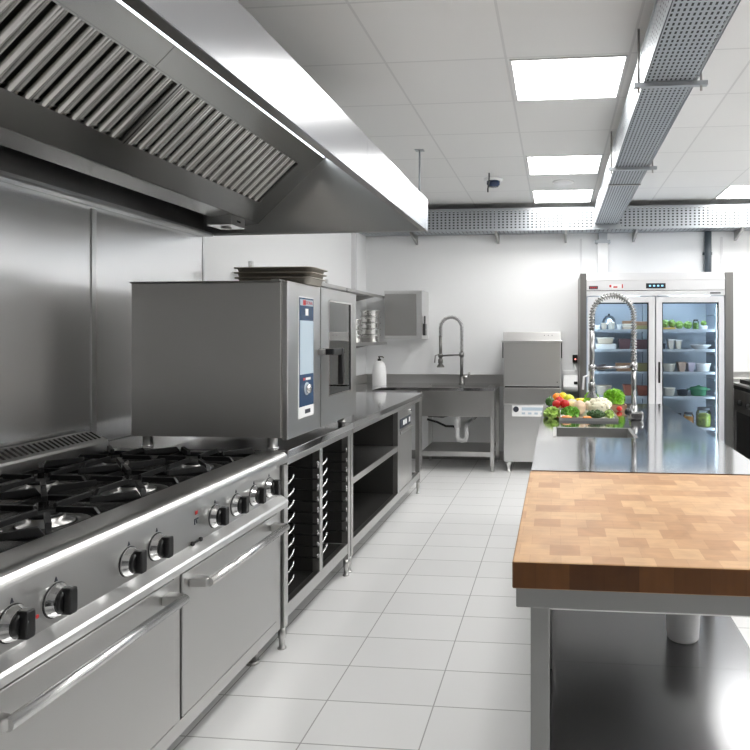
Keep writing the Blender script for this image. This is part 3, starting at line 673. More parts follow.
# ------------------------------------------------------------------ sink table
def pre_rinse(t, base, zb, top, reach, side, mat, r=.013, arm_z=None, head_z=None, tophole=None, thick=1.0):
    """riser pole, spring hose arched over to a spray head; the hose drops at x+reach"""
    x, y = base; hx = x + reach
    MB().lathe([(.035, 0), (.035, .012), (.024, .016), (.024, .08), (.018, .085)], (x, y, zb), seg=20).build('base', mat, t)
    MB().cyl((x, y, zb + .08), (x, y, arm_z + .02), r, 16).build('riser_pole', mat, t)
    R = abs(reach) / 2; zc = top - R
    pts = [(x, y, arm_z + .02)]
    pts += [(x, y, arm_z + .02 + (zc - arm_z - .02) * i / 6) for i in range(1, 6)]
    for i in range(17):
        a = PI * i / 16; pts.append((x + reach / 2 - (reach / 2) * math.cos(a), y, zc + R * 1.0 * math.sin(a)))
    drop = max(.02, zc - head_z - .34 * thick)
    pts += [(hx, y, zc - drop * i / 3) for i in range(1, 4)]
    hose = MB().tube(pts, r * .62, 10).build('hose', M['steel_dark'], t)
    # the spring wound around the hose
    V = [Vector(p) for p in pts]; L = [0]
    for a, b in zip(V[:-1], V[1:]): L.append(L[-1] + (b - a).length)
    tot = L[-1]; turns = int(tot / (.014 * thick)); sp = []
    n = turns * 8
    for i in range(n + 1):
        s = tot * i / n; k = 0
        while k < len(L) - 2 and L[k + 1] < s: k += 1
        f = (s - L[k]) / max(1e-6, L[k + 1] - L[k]); p = V[k].lerp(V[k + 1], f); d = (V[k + 1] - V[k]).normalized()
        a1 = Vector((0, 1, 0)); a2 = d.cross(a1).normalized(); an = 2 * PI * turns * i / n
        sp.append(p + (a1 * math.cos(an) + a2 * math.sin(an)) * r * 1.05)
    MB().tube(sp, .0032 * thick, 5).build('spring', M['faucet'], t)
    ze = pts[-1][2]
    h = MB().cyl((hx, y, ze + .01), (hx, y, head_z + .09), r * 1.0, 14).lathe([(r, head_z + .1), (r * 1.5, head_z + .085), (r * 1.5, head_z + .05), (r * 1.1, head_z + .04), (r * 2.3, head_z + .008), (r * 2.3, head_z), (0, head_z)], (hx, y, 0), seg=20).build('spray_head', mat, t)
    MB().tube([(hx + side * r, y, head_z + .14), (hx + side * r * 3.2, y, head_z + .13), (hx + side * r * 3.6, y, head_z + .05)], r * .45, 8).build('trigger', M['white'] if thick > 1.1 else M['steel_dark'], h)
    MB().cyl((x, y, arm_z), (hx, y, arm_z - .012), r * .55, 10).cyl((x, y, arm_z - .02), (x, y, arm_z + .025), r * 1.5, 14).cyl((hx, y, arm_z - .03), (hx, y, arm_z + .01), r * 1.4, 14).build('support_arm', mat, t)
def sink():
    x0, x1, y0, y1, z = WX + .006, -.64, 6.63, 7.286, .87
    t = thing('sink_table', (-1.4, 6.95, 0), 'steel sink table with one deep basin and undershelf at the back wall', 'sink')
    bx0, bx1, by0, by1 = -1.38, -.72, 6.74, 7.06
    tp = MB().box(x0, bx0, y0, y1, z - .03, z).box(bx1, x1, y0, y1, z - .03, z).box(bx0, bx1, y0, by0, z - .03, z).box(bx0, bx1, by1, y1, z - .03, z).build('worktop', M['steel_top'], t)
    b = MB()
    for q in ((bx0 + .001, bx0 + .004, by0 + .001, by1 - .001), (bx1 - .004, bx1 - .001, by0 + .001, by1 - .001), (bx0 + .004, bx1 - .004, by0 + .001, by0 + .004), (bx0 + .004, bx1 - .004, by1 - .004, by1 - .001)): b.box(*q, z - .29, z + .0005)
    b.box(bx0 + .001, bx1 - .001, by0 + .001, by1 - .001, z - .293, z - .29).build('basin', M['basin'], t)
    MB().box(-1.408, -.685, y0 + .02, y0 + .045, .57, z - .03).build('apron', M['steel'], t, .003)
    MB().box(x0, x1 + .055, y1 - .002, y1 + .012, z - .03, .972).build('backsplash', M['steel'], t, .002)
    MB().box(x0, x0 + .012, 5.74, y1 - .002, z, .972).build('backsplash', M['steel'], t, .002)
    MB().box(x0, -1.83, 5.735, y0, z - .03, z).build('corner_worktop', M['steel_top'], t)
    for x in (-1.45, x1 - .045): 
        for y in (y0 + .005, y1 - .08): post(t, x, x + .042, y, y + .042, .06, z - .03)
    for x, y in ((x0 + .01, y0 + .01), (-1.88, 5.78)): post(t, x, x + .042, y, y + .042, .06, z - .03)
    MB().box(-1.408, x1 - .045, y0 + .01, y0 + .04, .158, .208).build('front_rail', M['steel'], t, .002)
    MB().box(-1.408, x1 - .045, y0 + .04, y1 - .04, .19, .205).build('undershelf', M['steel_dark'], t)
    pts = [(-1.07, 6.9, .58), (-1.07, 6.9, .4)] + [(-1.02 - .05 * math.cos(a), 6.9, .33 - .05 * math.sin(a)) for a in [PI * i / 8 for i in range(9)]] + [(-.97, 6.9, .4), (-.97, 6.93, .44), (-.97, 7.28, .44)]
    MB().tube(pts, .024, 14).cyl((-1.07, 6.9, .42), (-1.07, 6.9, .58), .034, 16).build('siphon', M['white'], t)
    MB().tube([(-1.41, 6.95, .5), (-1.3, 6.95, .47), (-1.2, 6.93, .43), (-1.12, 6.92, .43), (-1.09, 6.9, .42)], .012, 10).tube([(-1.41, 7.0, .53), (-1.25, 7.0, .52), (-1.12, 7.0, .55), (-1.08, 7.0, .58)], .011, 10).build('drain_hose', M['rubber'], t)
    MB().cyl((-.9, 7.02, .54), (-.9, 7.02, .58), .016, 12).cyl((-.93, 7.02, .53), (-.87, 7.02, .53), .02, 12).cyl((-.9, 7.02, .5), (-.9, 7.28, .5), .012, 10).build('stop_valve', M['steel_dark'], t)
    f = thing('pre_rinse_faucet', (-1.055, 7.12, z), 'tall steel spring faucet over the sink at the back wall', 'faucet', 'spring faucets')
    pre_rinse(f, (-1.055, 7.12), z + .0005, 1.62, -.238, -1, M['steel_inner'], .0185, 1.2, 1.06, thick=1.0)
    MB().cyl((-1.055, 7.12, .955), (-.985, 7.11, .955), .017, 12).tube([(-.985, 7.11, .955), (-.97, 7.1, .985), (-.962, 7.1, 1.01)], .01, 8).build('lever', M['steel'], f)
sink()

# ------------------------------------------------------------------ hood dishwasher
def dishwasher():
    x0, x1, y0, y1 = -.548, .038, 6.66, 7.28
    t = thing('dishwasher', (-.255, 6.97, 0), 'steel pass-through hood dishwasher beside the sink table', 'dishwasher')
    MB().box(x0, x1, y0 + .012, y1, .106, .704).build('base_cabinet', M['steel_light'], t, .004)
    MB().box(x0 - .004, x1 + .004, y0, y1, .706, .874).build('wash_tank', M['steel'], t, .004)
    MB().box(x0 + .01, x1 - .01, y0 + .02, y1 - .02, .874, .892).build('seal', M['rubber'], t)
    MB().box(x0, x1, y0, y1, .892, 1.345).build('hood', M['steel_v'], t, .006)
    MB().prism([(y0 - .003, 1.362), (y0 + .01, 1.452), (y1, 1.452), (y1, 1.362)], 'x', x0 - .003, x1 + .003).build('hood_cap', M['steel_v'], t, .004)
    MB().box(x0 - .02, x1 + .02, y0 - .022, y0 - .002, 1.343, 1.365).box(x0 - .02, x0 - .004, y0 - .022, y0 + .3, 1.345, 1.362).box(x1 + .004, x1 + .02, y0 - .022, y0 + .3, 1.345, 1.362).build('bar_handle', M['steel_light'], t, .003)
    for x in (x0 - .016, x1 + .006): MB().box(x, x + .01, y0 + .03, y0 + .06, 1.18, 1.345).build('lift_arm', M['black'], t)
    c = MB().box(-.46, -.02, y0 + .004, y0 + .012, .578, .692).build('control_panel', M['white'], t, .002)
    MB().lathe([(.03, 0), (.03, .003)], (-.42, y0 + .001, .652), 'y', 20).build('logo_disc', M['ink'], c)
    MB().box(-.36, -.05, y0 + .002, y0 + .004, .64, .672).build('display', M['screen'], c)
    for i in range(5): MB().box(-.36 + i * .065, -.325 + i * .065, y0 + .002, y0 + .004, .6, .62).build('button', M['screen'], c)
    for i in range(9): MB().box(-.13 + i * .013, -.122 + i * .013, y0 + .003, y0 + .0055, 1.412, 1.421).build('badge', M['ink'], t) if i in (0, 3, 6) else None
    MB().box(-.0, .01, y0 - .002, y0 + .001, .93, .94).build('mark', M['ink'], t)
    for x in (x0 + .05, x1 - .05):
        for y in (y0 + .05, y1 - .05):
            MB().lathe([(.026, 0), (.026, .008), (.018, .012), (.022, .07), (.034, .08), (.034, .107)], (x, y, 0), seg=18).build('foot', M['steel_light'], t)
dishwasher()

# ------------------------------------------------------------------ hand basin, bin
t = thing('wall_mounted_basin', (.16, 7.15, .8), 'white wall-hung hand basin between the dishwasher and the fridge', 'basin')
MB().prism([(7.02, .83), (7.02, .86), (7.13, .975), (7.28, .975), (7.28, .97), (7.28, .8), (7.05, .8)], 'x', .07, .23).build('bowl', M['white'], t, .012, 3)
MB().box(.07, .23, 7.27, BY, .975, 1.02).build('rear_ledge', M['white'], t, .004)
MB().box(.185, .225, 7.03, 7.07, .885, .915).build('drain_cover', M['black'], t, .006)
single(MB().box(.176, .232, 7.25, BY, 1.108, 1.2), 'sensor_unit', M['black'], (.204, 7.27, 1.108), 'small black sensor unit with red light on wall above basin', 'sensor', bevel=.006)
s_ = bpy.data.objects['sensor_unit']; MB().lathe([(.009, 0), (.008, -.003), (0, -.004)], (.207, 7.25, 1.15), 'y', 14).build('indicator', emit('red_indicator', (1, .25, .2), 1.0), s_)
single(MB().tube([(.205, 7.28, 1.107), (.205, 7.275, 1.06), (.212, 7.265, 1.03), (.215, 7.25, 1.022)], .012, 10), 'water_spout', M['white'], (.205, 7.28, 1.03), 'short white spout below the black sensor unit above the basin', 'spout')
t = thing('waste_bin', (.16, 6.95, 0), 'dark waste bin standing under the white hand basin', 'bin')
MB().lathe([(.065, 0), (.075, .01), (.085, .62), (.09, .625), (.09, .64)], (.135, 6.95, 0), seg=24).build('body', M['rubber'], t)
MB().lathe([(.092, .64), (.09, .67), (.06, .7), (0, .705)], (.135, 6.95, 0), seg=24).build('lid', plain('grey_green_lid', (.08, .1, .08), .5), t)

# ------------------------------------------------------------------ display fridge
FX0, FX1, FYF, FYB = .236, 1.735, 6.55, 7.28
def fridge():
    t = thing('display_fridge', (.985, 6.9, 0), 'tall two-door glass display fridge with lit shelves of food', 'fridge')
    SH = [1.474, 1.272, 1.044, .795, .48]
    for a, b in ((FX0, .298), (1.655, FX1)): MB().box(a, b, FYF, FYB, .0, 2.04).build('side_panel', M['steel_inner'], t, .004)
    MB().box(.298, 1.655, 6.62, FYB, 1.83, 2.045).build('top_box', M['liner'], t)
    h = MB().prism([(FYF + .02, 2.045), (FYF - .005, 1.972), (FYF - .005, 1.968), (FYF, 1.965), (FYF, 1.812), (FYF + .06, 1.812), (FYF + .07, 2.045)], 'x', .3, 1.653).build('header', M['fridge_alu'], t, .002)
    MB().box(.3, 1.653, FYF - .004, FYF, 1.862, 1.868).build('trim_line', M['chrome'], h)
    dp = MB().box(.887, 1.078, FYF - .008, FYF, 1.885, 1.936).build('controller', M['black'], h, .002)
    for i in range(4): MB().box(.915 + i * .04, .935 + i * .04, FYF - .0095, FYF - .008, 1.903, 1.918).build('digit', M['cyan'], dp)
    bg = MB().box(.322, .412, FYF - .006, FYF, 1.882, 1.912).build('badge', M['ink'], h)
    for i in range(4): MB().box(.335 + i * .018, .346 + i * .018, FYF - .0075, FYF - .006, 1.89, 1.904).build('badge_mark', M['red'], bg)
    st = MB().box(.52, .665, FYF - .002, FYF, 1.885, 1.93).build('sticker', M['white'], h)
    MB().box(.525, .545, FYF - .0035, FYF - .002, 1.898, 1.922).box(.565, .605, FYF - .0035, FYF - .002, 1.893, 1.908).box(.648, .66, FYF - .0035, FYF - .002, 1.888, 1.928).build('sticker_mark', M['red'], st)
    MB().box(1.51, 1.61, FYF - .006, FYF, 1.83, 1.842).build('badge', M['ink'], h)
    # liner
    MB().box(.298, 1.655, FYB - .03, FYB, .1, 1.83).build('back_liner', M['liner'], t)
    for a, b in ((.298, .325), (1.628, 1.655)): MB().box(a, b, 6.62, FYB - .03, .1, 1.83).build('side_liner', M['liner'], t)
    MB().box(.298, 1.655, 6.6, FYB, .06, .1).build('floor_liner', M['liner'], t)
    MB().box(.955, 1.015, 6.6, 6.64, .1, 1.812).build('mullion', M['liner'], t)
    MB().box(.3, 1.653, FYF + .01, FYB, 0.0, .06).build('plinth', M['steel_dark'], t)
    for x in (.345, 1.57): 
        for k in range(22): MB().box(x - .004 if x < 1 else x + .02, x + .0 if x < 1 else x + .024, 6.7, 7.2, .3 + k * .066, .306 + k * .066).build('shelf_runner', M['chrome'], t) if k % 2 == 0 else None
    for x in (.93, 1.04): MB().box(x - .004, x + .004, 7.15, 7.16, .2, 1.8).build('shelf_post', M['chrome'], t)
    for x in (.333, 1.605): MB().cyl((x, 6.645, .3), (x, 6.645, 1.72), .011, 10).build('led_strip', M['led'], t)
    for x in (.64, 1.33): MB().box(x - .2, x + .2, 6.66, 6.69, 1.79, 1.8).build('led_bar', M['ledbar'], t)
    for x0, x1 in ((.36, .945), (1.025, 1.585)):
        for z in SH + [.2]:
            MB().box(x0, x1, 6.68, 7.2, z - .012, z).box(x0, x1, 6.672, 6.68, z - .022, z + .004).build('shelf', M['liner'], t)
    # doors
    for i, (a, b) in enumerate(((.309, .975), (.985, 1.646))):
        g0, g1 = a + .06, b - .06
        if i: g1 = b - .052
        d = MB().box(a, g0, FYF, FYF + .045, .07, 1.803).box(g1, b, FYF, FYF + .045, .07, 1.803).box(g0, g1, FYF, FYF + .045, 1.745, 1.803).box(g0, g1, FYF, FYF + .045, .07, .13).build('door', M['fridge_alu'], t, .002)
        MB().box(g0, g1, FYF + .015, FYF + .025, .13, 1.745).build('door_glass', M['glass_fridge'], d)
        fr = MB()
        for q in ((g0, g0 + .012, .13, 1.745), (g1 - .012, g1, .13, 1.745), (g0 + .012, g1 - .012, 1.733, 1.745), (g0 + .012, g1 - .012, .13, .142)): fr.box(q[0], q[1], FYF + .028, FYF + .034, q[2], q[3])
        fr.build('glass_seal', M['dark'], d)
        if i: MB().box(1.006, 1.026, FYF - .012, FYF, .942, 1.152).build('handle', M['black'], d, .004)
    return SH
SH = fridge()
cream = plain('cream_crockery', (.72, .68, .6), .3); whitec = plain('white_crockery', (.85, .85, .84), .25)
beige = plain('beige_tub', (.6, .52, .42), .45); plum = plain('plum_crate', (.14, .075, .09), .5); brown = plain('brown_pack', (.34, .2, .12), .5)
rust = plain('rust_box', (.3, .09, .06), .5); greenb = plain('green_enamel', (.05, .2, .1), .25); lilac = plain('lilac_tub', (.5, .46, .55), .4)
darkbowl = plain('dark_bowl', (.05, .06, .075), .3); olive = plain('olive_pack', (.3, .27, .12), .5); taupe = plain('taupe_tub', (.42, .32, .27), .45)
leafm = plain('fridge_greens', (.2, .34, .08), .5, var=.45, vscale=45); pickles = plain('pickled_greens', (.3, .38, .06), .4, var=.5, vscale=40); carrotm = plain('pickled_carrots', (.55, .22, .04), .4, var=.4, vscale=40)
yellowt = plain('yellow_tray', (.7, .45, .1), .4); jarg = glass('jar_glass', (.92, .97, .93), 1.0)
def f2x(u, y=6.78):
    """x on the plane y for the photograph's column u, used once to lay out the shelves"""
    c, s = math.cos(math.radians(5.38)), math.sin(math.radians(5.38)); a = (u - 496) / 645
    k = y / (c + a * s); return k * (-s + a * c)
def bowl(u0, u1, z, h, mat, label, y=6.8, flare=.72):
    x0, x1 = f2x(u0, y), f2x(u1, y); r = (x1 - x0) / 2 * .96; c = ((x0 + x1) / 2, y, z + .0005)
    return single(MB().lathe([(r * flare, 0), (r * (flare + .1), .006), (r * .97, h - .008), (r * 1.04, h - .006), (r * 1.04, h), (r * .93, h), (r * (flare), .012), (0, .012)], c, seg=28), 'food_bowl', mat, c, label, 'bowl', 'bowls in the display fridge')
def tub(u0, u1, z, h, mat, label, lid=None, y=6.8, dep=.14, taper=.012, name='food_tub', cat='tub'):
    x0, x1 = f2x(u0, y), f2x(u1, y); c = ((x0 + x1) / 2, y, z + .0005); w = (x1 - x0) / 2 - .003; d = dep / 2
    t = thing(name, c, label, cat, 'tubs and boxes in the display fridge')
    mb = MB(); lo = [mb.bm.verts.new((c[0] + sx * (w - taper), y + sy * (d - taper), c[2])) for sx, sy in ((-1, -1), (1, -1), (1, 1), (-1, 1))]
    hi = [mb.bm.verts.new((c[0] + sx * w, y + sy * d, c[2] + h)) for sx, sy in ((-1, -1), (1, -1), (1, 1), (-1, 1))]
    mb.bm.faces.new(lo[::-1]); mb.bm.faces.new(hi)
    for i in range(4): mb.bm.faces.new((lo[i], lo[(i + 1) % 4], hi[(i + 1) % 4], hi[i]))
    mb.build('body', mat, t, .006)
    if lid: MB().box(c[0] - w - .003, c[0] + w + .003, y - d - .003, y + d + .003, c[2] + h - .006, c[2] + h + .008).build('lid', lid, t, .003)
    return t
def leafball(c, r, mat, label, seed, name='round_lettuce', cat='lettuce', group='greens in the display fridge'):
    def fn(p):
        q = p * 3.2 + Vector((seed * 7.1, seed * 3.3, 0)); return 1 + .28 * noise.noise(q) + .12 * noise.noise(q * 2.7)
    return single(MB().ball((c[0], c[1], c[2] + r[2]), r, 4, fn), name, mat, c, label, cat, group)
def jar(u0, u1, z, h, fill, lidm, label, y=6.78):
    x0, x1 = f2x(u0, y), f2x(u1, y); r = (x1 - x0) / 2; c = ((x0 + x1) / 2, y, z + .0005)
    t = thing('preserving_jar', c, label, 'jar', 'preserving jars in the display fridge')
    MB().lathe([(r * .9, 0), (r, .01), (r, h * .72), (r * .8, h * .85), (r * .78, h * .88)], c, seg=28).build('glass_body', jarg, t)
    MB().lathe([(r * .86, .006), (r * .94, .014), (r * .94, h * .62), (r * .5, h * .7), (0, h * .7)], c, seg=28).build('contents', fill, t)
    MB().lathe([(r * .82, h * .86), (r * .84, h * .97), (r * .7, h), (0, h)], c, seg=28).build('lid', lidm, t)
# right door, top shelf
z = SH[0]
for i, (u0, u1) in enumerate(((661.5, 668), (668.5, 675))):
    pass
tub(662, 675.5, z, .022, yellowt, 'shallow yellow tray with greens on the top right fridge shelf', y=6.8, dep=.13)
for i, (u, r, lb) in enumerate(((665.3, .034, 'leafy green head on the left of the yellow tray'), (672, .034, 'leafy green head on the right of the yellow tray'))):
    leafball((f2x(u, 6.8), 6.8, z + .0235), (r, .05, .04), leafm, lb + ' in the fridge', i + 1)
for i, (u, lb) in enumerate(((679.5, 'left one of two round lettuces at the middle of top fridge shelf'), (688, 'right one of two round lettuces at the middle of top fridge shelf'))):
    leafball((f2x(u, 6.8), 6.8, z + .012), (.041, .045, .038), leafm, lb, i + 5)
jar(692.8, 698.8, z, .105, leafm, M['black'], 'slim jar of greens on the top right fridge shelf')
bowl(699.5, 708, z, .04, whitec, 'small white bowl of greens on the top right fridge shelf')
leafball((f2x(703.7, 6.8), 6.8, z + .044), (.028, .03, .024), leafm, 'green leaves in the small white bowl on the top fridge shelf', 11)
# second shelf
z = SH[1]
tub(667, 674, z, .095, cream, 'left one of two cream tubs on the second right fridge shelf', whitec, dep=.09)
tub(674.6, 681.5, z, .09, cream, 'right one of two cream tubs on the second right fridge shelf', whitec, dep=.09)
tub(662, 666, z, .06, darkbowl, 'small dark box behind the door frame on second right fridge shelf', dep=.08)
bowl(689.5, 711, z, .048, whitec, 'wide flat white dish on the second right fridge shelf', flare=.55)
z = SH[2]
bowl(662.5, 675.5, z, .08, cream, 'cream bowl on the third right fridge shelf near handle')
tub(677, 685.3, z, .09, taupe, 'taupe tub beside the lilac one on the third fridge shelf', taupe)
tub(686.2, 694, z, .085, lilac, 'lilac tub at the middle of the third right fridge shelf', lilac)
bowl(695.3, 711, z, .085, whitec, 'large white bowl at the right of the third fridge shelf')
z = SH[3]
bowl(662.5, 675.5, z, .082, cream, 'cream bowl on the fourth right fridge shelf near handle')
bowl(676.5, 688.5, z, .06, darkbowl, 'dark bowl left of the green pot on the fourth fridge shelf')
t = thing('casserole_dish', (f2x(698.5), 6.8, z), 'green enamel casserole on the fourth right fridge shelf', 'casserole')
cx = f2x(698.5, 6.8); MB().lathe([(.066, 0), (.078, .01), (.084, .07), (.09, .072), (.09, .08)], (cx, 6.8, z + .0005), seg=28).build('body', greenb, t)
MB().lathe([(.088, .08), (.08, .09), (.02, .1), (.014, .108), (0, .11)], (cx, 6.8, z + .0005), seg=28).build('lid', greenb, t)
for s in (-1, 1): MB().box(cx + s * .1 - .018, cx + s * .1 + .018, 6.785, 6.815, z + .062, z + .074).build('handle', greenb, t, .003)
z = SH[4]
jar(676, 682, z, .13, carrotm, darkbowl, 'small jar of orange preserves on the bottom fridge shelf', y=6.85)
jar(683.2, 693.8, z, .15, carrotm, darkbowl, 'middle jar of orange and green vegetables on the bottom fridge shelf')
jar(696, 711, z, .2, pickles, darkbowl, 'largest jar of green pickles on the bottom right fridge shelf')
# left door
z = SH[0]
bowl(594.5, 600.5, z, .05, whitec, 'small white bowl at the left end of the top fridge shelf', y=6.78)
bowl(601, 607, z, .07, beige, 'beige bowl near the left end of the top fridge shelf', y=6.78)
bowl(607.8, 615, z, .075, cream, 'cream bowl behind the spring faucet on the top fridge shelf', y=6.78)
t = thing('dome_lid', (f2x(609, 7.0), 7.0, z), 'steel dome cover at the back of top left fridge shelf', 'lid')
MB().lathe([(.075, .0005), (.075, .07), (.065, .12), (.04, .15), (0, .16)], (f2x(609, 7.0), 7.0, z), seg=28).build('dome', M['chrome'], t)
MB().ball((f2x(609, 7.0), 7.0, z + .165), .012, 2).build('knob', M['black'], t)
tub(615.8, 621, z, .055, whitec, 'small white tub on the top left fridge shelf', y=6.78)
for k in range(3): tub(622, 633, z + k * .031, .03, (beige, cream, brown)[k], ('lowest', 'middle', 'top')[k] + ' flat pack of the pile on the top left fridge shelf', y=6.8, taper=.002, name='food_pack', cat='pack')
for k in range(2): tub(634, 648, z + k * .043, .042, (olive, brown)[k], ('lower', 'upper')[k] + ' brown pack at the right of the top left fridge shelf', y=6.8, taper=.002, name='food_pack', cat='pack')
z = SH[1]
tub(595, 616.5, z, .055, whitec, 'wide white tray on the second left fridge shelf', taper=.006)
tub(596.5, 613.5, z + .056, .06, beige, 'beige tub standing on the wide white fridge tray', cream)
tub(617.8, 630.5, z, .11, plum, 'left one of two plum crates on the second fridge shelf', name='food_crate', cat='crate')
tub(633.5, 648, z, .1, plum, 'right one of two plum crates on the second fridge shelf', name='food_crate', cat='crate')
z = SH[2]
bowl(595.5, 606, z, .07, darkbowl, 'dark bowl at the left of the third fridge shelf')
tub(615, 631.5, z, .085, brown, 'brown box in the middle of the third left fridge shelf', name='food_box', cat='box')
tub(636, 648, z, .085, olive, 'olive box at the right of the third left fridge shelf', name='food_box', cat='box')
z = SH[3]
bowl(595.5, 612, z, .1, beige, 'beige bowl on the fourth left fridge shelf behind the lettuce')
tub(622.5, 633, z, .11, rust, 'left one of two rust red boxes on the fourth fridge shelf', name='food_box', cat='box')
tub(636.5, 648, z, .1, rust, 'right one of two rust red boxes on the fourth fridge shelf', name='food_box', cat='box')

# ------------------------------------------------------------------ right side cooking line
def side_range():
    t = thing('side_stove', (2.2, 6.4, 0), 'dark stove at the right edge beside the display fridge', 'stove')
    x0, x1, y0, y1 = 1.83, 2.6, 5.6, 7.0
    MB().box(x0 + .03, x1, y0, y1, .12, .86).build('carcass', M['steel_dark'], t)
    MB().box(x0, x1, y0, y1, .9, .925).build('top_rim', M['steel_light'], t, .004)
    MB().box(x0 + .02, x1, y0 + .01, y1 - .01, .86, .9).build('neck', M['black'], t)
    for k, yc in enumerate((5.95, 6.6)):
        g = MB()
        for i in range(6): g.box(x0 + .05, x1 - .05, yc - .26 + i * .1, yc - .24 + i * .1, .935, .965)
        for x in (x0 + .05, (x0 + x1) / 2, x1 - .07): g.box(x, x + .02, yc - .26, yc + .26, .925, .965)
        g.build('grate', M['iron'], t, .002)
    c = MB().box(x0 + .005, x0 + .03, y0 + .04, y1 - .15, .64, .86).build('control_panel', M['steel_dark'], t, .003)
    for i in range(4):
        MB().cyl((x0 + .005, 5.8 + i * .28, .74), (x0 - .03, 5.8 + i * .28, .74), .028, 16, .024).build('knob', M['black'], c)
    for y in (y0 + .02, 6.3, y1 - .1): MB().box(x0 + .02, x0 + .032, y, y + .05, .12, .64).build('post', M['steel'], t)
    MB().box(x0 + .025, x0 + .032, y0 + .07, 6.3, .16, .63).box(x0 + .025, x0 + .032, 6.35, y1 - .1, .16, .63).build('door', M['black'], t)
    for x in (x0 + .07, x1 - .07):
        for y in (y0 + .07, y1 - .07): MB().cyl((x, y, 0), (x, y, .12), .022, 14).build('leg', M['steel'], t)
side_range()
t = thing('back_splash_table', (2.5, 7.2, 0), 'steel table against the back wall behind the dark stove', 'table')
MB().box(1.76, 3.3, 7.03, 7.285, .92, .96).build('worktop', M['steel'], t, .003)
MB().box(1.76, 3.3, 7.27, 7.29, .96, 1.02).build('upstand', M['steel'], t, .002)
for x in (1.78, 3.24):
    for y in (7.05, 7.22): MB().box(x, x + .04, y, y + .04, 0, .92).build('leg', M['steel'], t)

# ------------------------------------------------------------------ butcher block table and island
def block_table():
    x0, x1, y0, y1 = -.094, .86, 1.492, 2.478
    t = thing('steel_table', (.37, 1.98, 0), 'steel table frame with undershelf carrying the butcher block', 'table')
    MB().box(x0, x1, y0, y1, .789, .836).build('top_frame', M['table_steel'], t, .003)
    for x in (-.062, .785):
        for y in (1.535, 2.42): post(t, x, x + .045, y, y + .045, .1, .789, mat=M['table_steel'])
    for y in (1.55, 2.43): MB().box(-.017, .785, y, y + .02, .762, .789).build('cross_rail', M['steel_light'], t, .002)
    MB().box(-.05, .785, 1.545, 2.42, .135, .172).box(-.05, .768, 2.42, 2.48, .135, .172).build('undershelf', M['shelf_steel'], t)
    t = thing('butcher_block', (.37, 1.98, .839), 'thick butcher block of light and dark wood staves on steel table', 'butcher block')
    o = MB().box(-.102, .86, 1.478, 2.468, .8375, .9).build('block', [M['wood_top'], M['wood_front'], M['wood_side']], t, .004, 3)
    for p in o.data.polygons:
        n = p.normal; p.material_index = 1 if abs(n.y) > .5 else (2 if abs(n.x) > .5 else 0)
block_table()
def island():
    x0, x1, y0, y1 = -.098, .8, 2.484, 4.96
    t = thing('island_counter', (.35, 3.72, 0), 'long polished steel island counter with a small sink', 'island counter')
    sx0, sx1, sy0, sy1 = -.005, .395, 3.31, 3.635
    w = MB().box(x0, sx0, y0, y1, .865, .9).box(sx1, x1, y0, y1, .865, .9).box(sx0, sx1, y0, sy0, .865, .9).box(sx0, sx1, sy1, y1, .865, .9)
    w.build('worktop', M['steel_island'], t)
    MB().box(x0 + .02, x1 - .02, y0 + .02, sy0 - .01, .82, .865).box(x0 + .02, x0 + .07, sy0 - .01, sy1 + .02, .82, .865).box(sx1 + .03, x1 - .02, sy0 - .01, sy1 + .02, .82, .865).box(x0 + .02, x1 - .02, sy1 + .02, y1 - .02, .82, .865).build('apron', M['steel'], t)
    b = MB()
    for q in ((sx0 + .001, sx0 + .004, sy0 + .001, sy1 - .001), (sx1 - .004, sx1 - .001, sy0 + .001, sy1 - .001), (sx0 + .004, sx1 - .004, sy0 + .001, sy0 + .004), (sx0 + .004, sx1 - .004, sy1 - .004, sy1 - .001)): b.box(*q, .7, .9005)
    b.box(sx0 + .001, sx1 - .001, sy0 + .001, sy1 - .001, .697, .7).build('basin', M['basin'], t)
    MB().box(-.019, sx1 + .014, sy1, sy1 + .012, .9, .902).box(-.019, sx0, sy0, sy1, .9, .902).box(sx1, sx1 + .014, sy0, sy1, .9, .902).build('basin_rim', M['steel_dark'], t)
    for x in (x0 + .035, x1 - .08):
        for y in (3.22, y1 - .09): post(t, x, x + .045, y, y + .045, .1, .82)
    MB().box(-.05, .768, 2.481, y1 - .05, .135, .172).build('undershelf', M['shelf_steel'], t)
island()
f = thing('pre_rinse_faucet', (.483, 4.05, .9), 'large spring faucet on the island behind the vegetables', 'faucet', 'spring faucets')
pre_rinse(f, (.474, 4.05), .9005, 1.665, -.256, -1, M['faucet'], .0155, 1.225, 1.03, thick=1.25)
MB().box(.45, .53, 4.0, 4.1, .9005, .95).build('mixer_body', M['faucet'], f, .012)
lv = MB().tube([(.47, 4.0, .95), (.44, 3.93, .955), (.427, 3.9, .96)], .009, 8).build('lever', M['steel'], f)
MB().ball((.422, 3.89, .963), .022, 3).build('lever_ball', M['black'], lv)
t = thing('white_bucket', (.517, 2.72, .172), 'white bucket on the undershelf below the island counter', 'bucket')
MB().lathe([(.058, 0), (.064, .008), (.075, .2), (.08, .2), (.08, .21), (.07, .21), (.058, .012), (0, .012)], (.517, 2.72, .1725), seg=28).build('body', M['white'], t)

